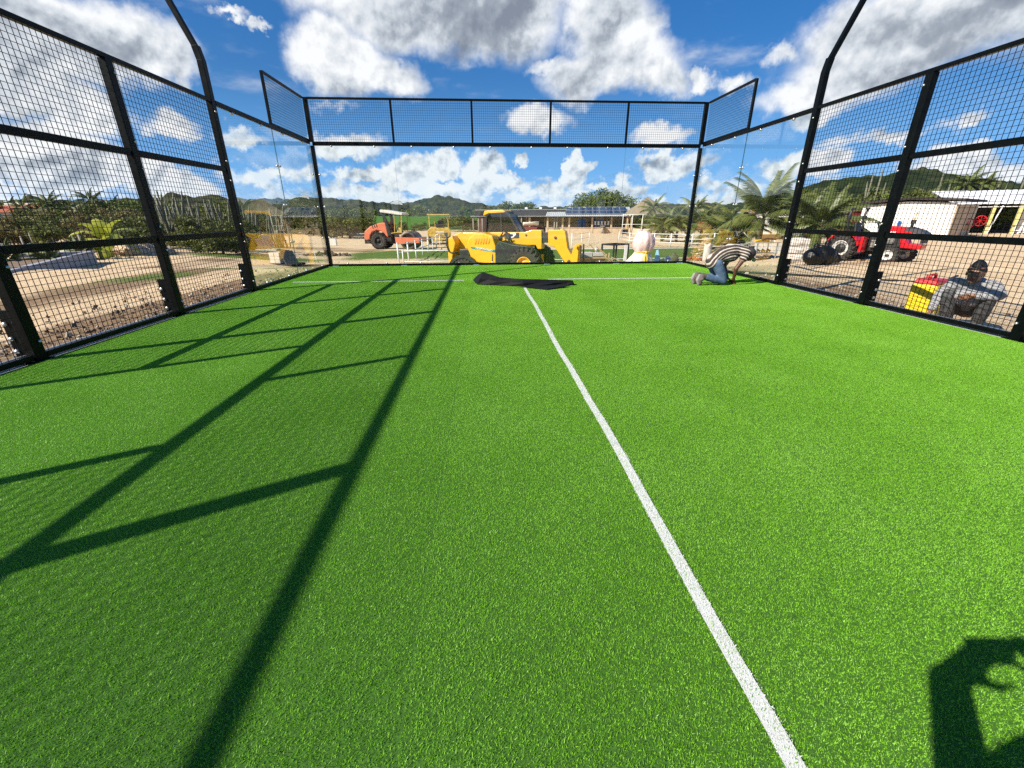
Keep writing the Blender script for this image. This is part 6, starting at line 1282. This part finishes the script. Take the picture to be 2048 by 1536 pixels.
palm(1352,480,54,2.4,3.6,20,'wide drooping palm behind the three rail fence',5); palm(1323,483,54,1.9,3.0,16,'shorter palm left of the wide drooping palm',6); palm(1300,478,62,4.2,2.6,16,'palm top rising beside the thatched roof',7); palm(1378,478,64,4.0,3.2,16,'tall ragged palm behind the wide drooping palm',8,tilt=.1)
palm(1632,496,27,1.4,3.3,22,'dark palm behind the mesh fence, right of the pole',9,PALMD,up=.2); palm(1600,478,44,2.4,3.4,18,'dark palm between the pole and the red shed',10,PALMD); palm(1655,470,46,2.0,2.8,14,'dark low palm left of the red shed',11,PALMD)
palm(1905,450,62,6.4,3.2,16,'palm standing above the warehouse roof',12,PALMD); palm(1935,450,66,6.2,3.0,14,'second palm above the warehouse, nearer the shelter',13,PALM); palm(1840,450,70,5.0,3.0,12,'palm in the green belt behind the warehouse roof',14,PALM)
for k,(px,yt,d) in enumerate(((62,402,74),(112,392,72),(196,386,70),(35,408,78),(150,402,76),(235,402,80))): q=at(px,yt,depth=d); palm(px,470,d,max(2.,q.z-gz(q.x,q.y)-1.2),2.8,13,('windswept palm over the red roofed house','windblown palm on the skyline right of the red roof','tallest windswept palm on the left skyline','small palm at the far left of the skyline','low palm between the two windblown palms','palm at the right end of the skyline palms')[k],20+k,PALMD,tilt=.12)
palm(100,530,16.2,.30,.9,11,'small young palm planted at the planter wall',31,PALM,up=.5,name='young_palm'); palm(12,518,15.5,.3,1.1,9,'spiky young palm at the left end of the planter',32,PALMD,up=.5,name='young_palm'); palm(168,515,19,.3,1.0,9,'thin young palm near the right end of the planter',33,PALMD,up=.4,name='young_palm')
# ---- banana like plant with big leaves
def banana(px,py,depth,h,label,seed,nf=9):
    p=at(px,py,depth=depth); r=random.Random(seed); root=empty('banana_plant',(p.x,p.y,gz(p.x,p.y)),0,label,'plant','broad leaved plants by the planter'); m=MB(); m.tube([(0,0,-.1),(0,0,h*.45)],[.09,.06],8); m.build('stem',mat('green_stem',(.18,.2,.06),.7),root)
    V=[];F=[]
    for i in range(9):
        t=i/8; w=.17*math.sin(math.pi*min(1,t*.93+.07))**.7*h; x=h*.85*t; z=h*(.25*t-.55*t*t*t); V+= [(x,-w,z-.06*h*t),(x,0,z+.01),(x,w,z-.06*h*t)]
    for i in range(8): F+= [(3*i,3*i+3,3*i+4,3*i+1),(3*i+1,3*i+4,3*i+5,3*i+2)]
    me=bpy.data.meshes.new('leaf'); me.from_pydata(V,[],F); me.materials.append(BAN); me.polygons.foreach_set('use_smooth',np.ones(len(F),bool)); me.update()
    for k in range(nf): o=link('leaf',me,root); o.location=(0,0,h*.42); o.rotation_euler=(Matrix.Rotation(k*2.399,4,'Z')@Matrix.Rotation(-R(72-100*(k+.5)/nf),4,'Y')).to_euler(); s_=r.uniform(.8,1.1); o.scale=(s_,s_,s_)
banana(226,515,21,1.75,'bright yellow green broad leaved plant right of the planter',1,11); banana(205,520,19.5,.9,'low broad leaved plant at the planter\'s right corner',2,8)
# ---- columnar cacti
def cactus_mesh(h,r0,seed,lean):
    r=random.Random(seed); m=MB(); n=10; pts=[];rs=[]
    lx,ly=r.uniform(-lean,lean),r.uniform(-lean,lean)
    for i in range(7): t=i/6; pts.append((lx*h*t+.02*h*math.sin(t*4+seed),ly*h*t,h*t)); rs.append(r0*(1-.25*t) if i<6 else r0*.3)
    m.tube(pts,rs,n); 
    for i in range(len(m.v)):
        if i%2: pass
    return m.mesh('stem',cact)
CM=[cactus_mesh(1.,.035,k,.16) for k in range(6)]; CMF=[cactus_mesh(1.,.055,k+20,.05) for k in range(4)]
def cactus(px,depth,ytop,n,label,group,M_=CM,spread=.5,seed=0):
    r=random.Random(seed); p=at(px,470,depth=depth); z=gz(p.x,p.y); h=at(px,ytop,depth=depth).z-z; root=empty('columnar_cactus',(p.x,p.y,z),r.uniform(0,6),label,'cactus',group)
    for k in range(n):
        o=link('stem',M_[r.randrange(len(M_))],root); s_=h*(1 if k==0 else r.uniform(.55,.97)); w=min(s_,3.6)*r.uniform(.8,1.1)*(1 if M_ is CM else .8); o.scale=(w,w,s_); o.location=(r.uniform(-spread,spread) if k else 0,r.uniform(-spread,spread) if k else 0,0); o.rotation_euler=(r.uniform(-.12,.12),r.uniform(-.12,.12),r.uniform(0,6.28))
rc=random.Random(3)
for i in range(17):
    px=rc.uniform(300,478); cactus(px,rc.uniform(29,40),rc.uniform(392,440) if i%4 else rc.uniform(372,396),rc.randint(5,9),'clump of thin leaning grey candle cactus stems in the scrub','candle cacti of the left scrub',CM,.9,i)
for i in range(6): cactus(rc.uniform(492,560),rc.uniform(38,50),rc.uniform(405,425),6,'clump of slim cactus stems seen through the left glass','candle cacti behind the left glass',CM,.9,60+i)
for k,(px,yt,d,n) in enumerate(((1713,347,64,1),(1729,341,64,1),(1719,365,66,2),(1851,346,66,1),(1868,362,66,2),(1741,368,68,2),(1780,372,70,2),(1905,366,66,1),(1822,372,71,2),(1962,352,66,1),(1975,366,70,2),(2006,345,68,1),(2030,362,68,2))):
    cactus(px,d,yt,n,('tall slim column cactus left of the right fence post','tallest column cactus left of the right fence post','short cactus pair between the two tall column cacti','leaning pale column cactus right of the fence post','short cactus pair behind the warehouse roof middle','stubby cactus pair close left of the fence post','stubby cactus pair just right of the fence post','single cactus over the warehouse roof edge','low cactus pair behind the warehouse roof','slim cactus above the shelter roof','low cactus pair above the shelter roof','tall cactus rising behind the shelter roof','cactus pair at the far right behind the shelter')[k],'column cacti behind the warehouse',CMF,.6,80+k)
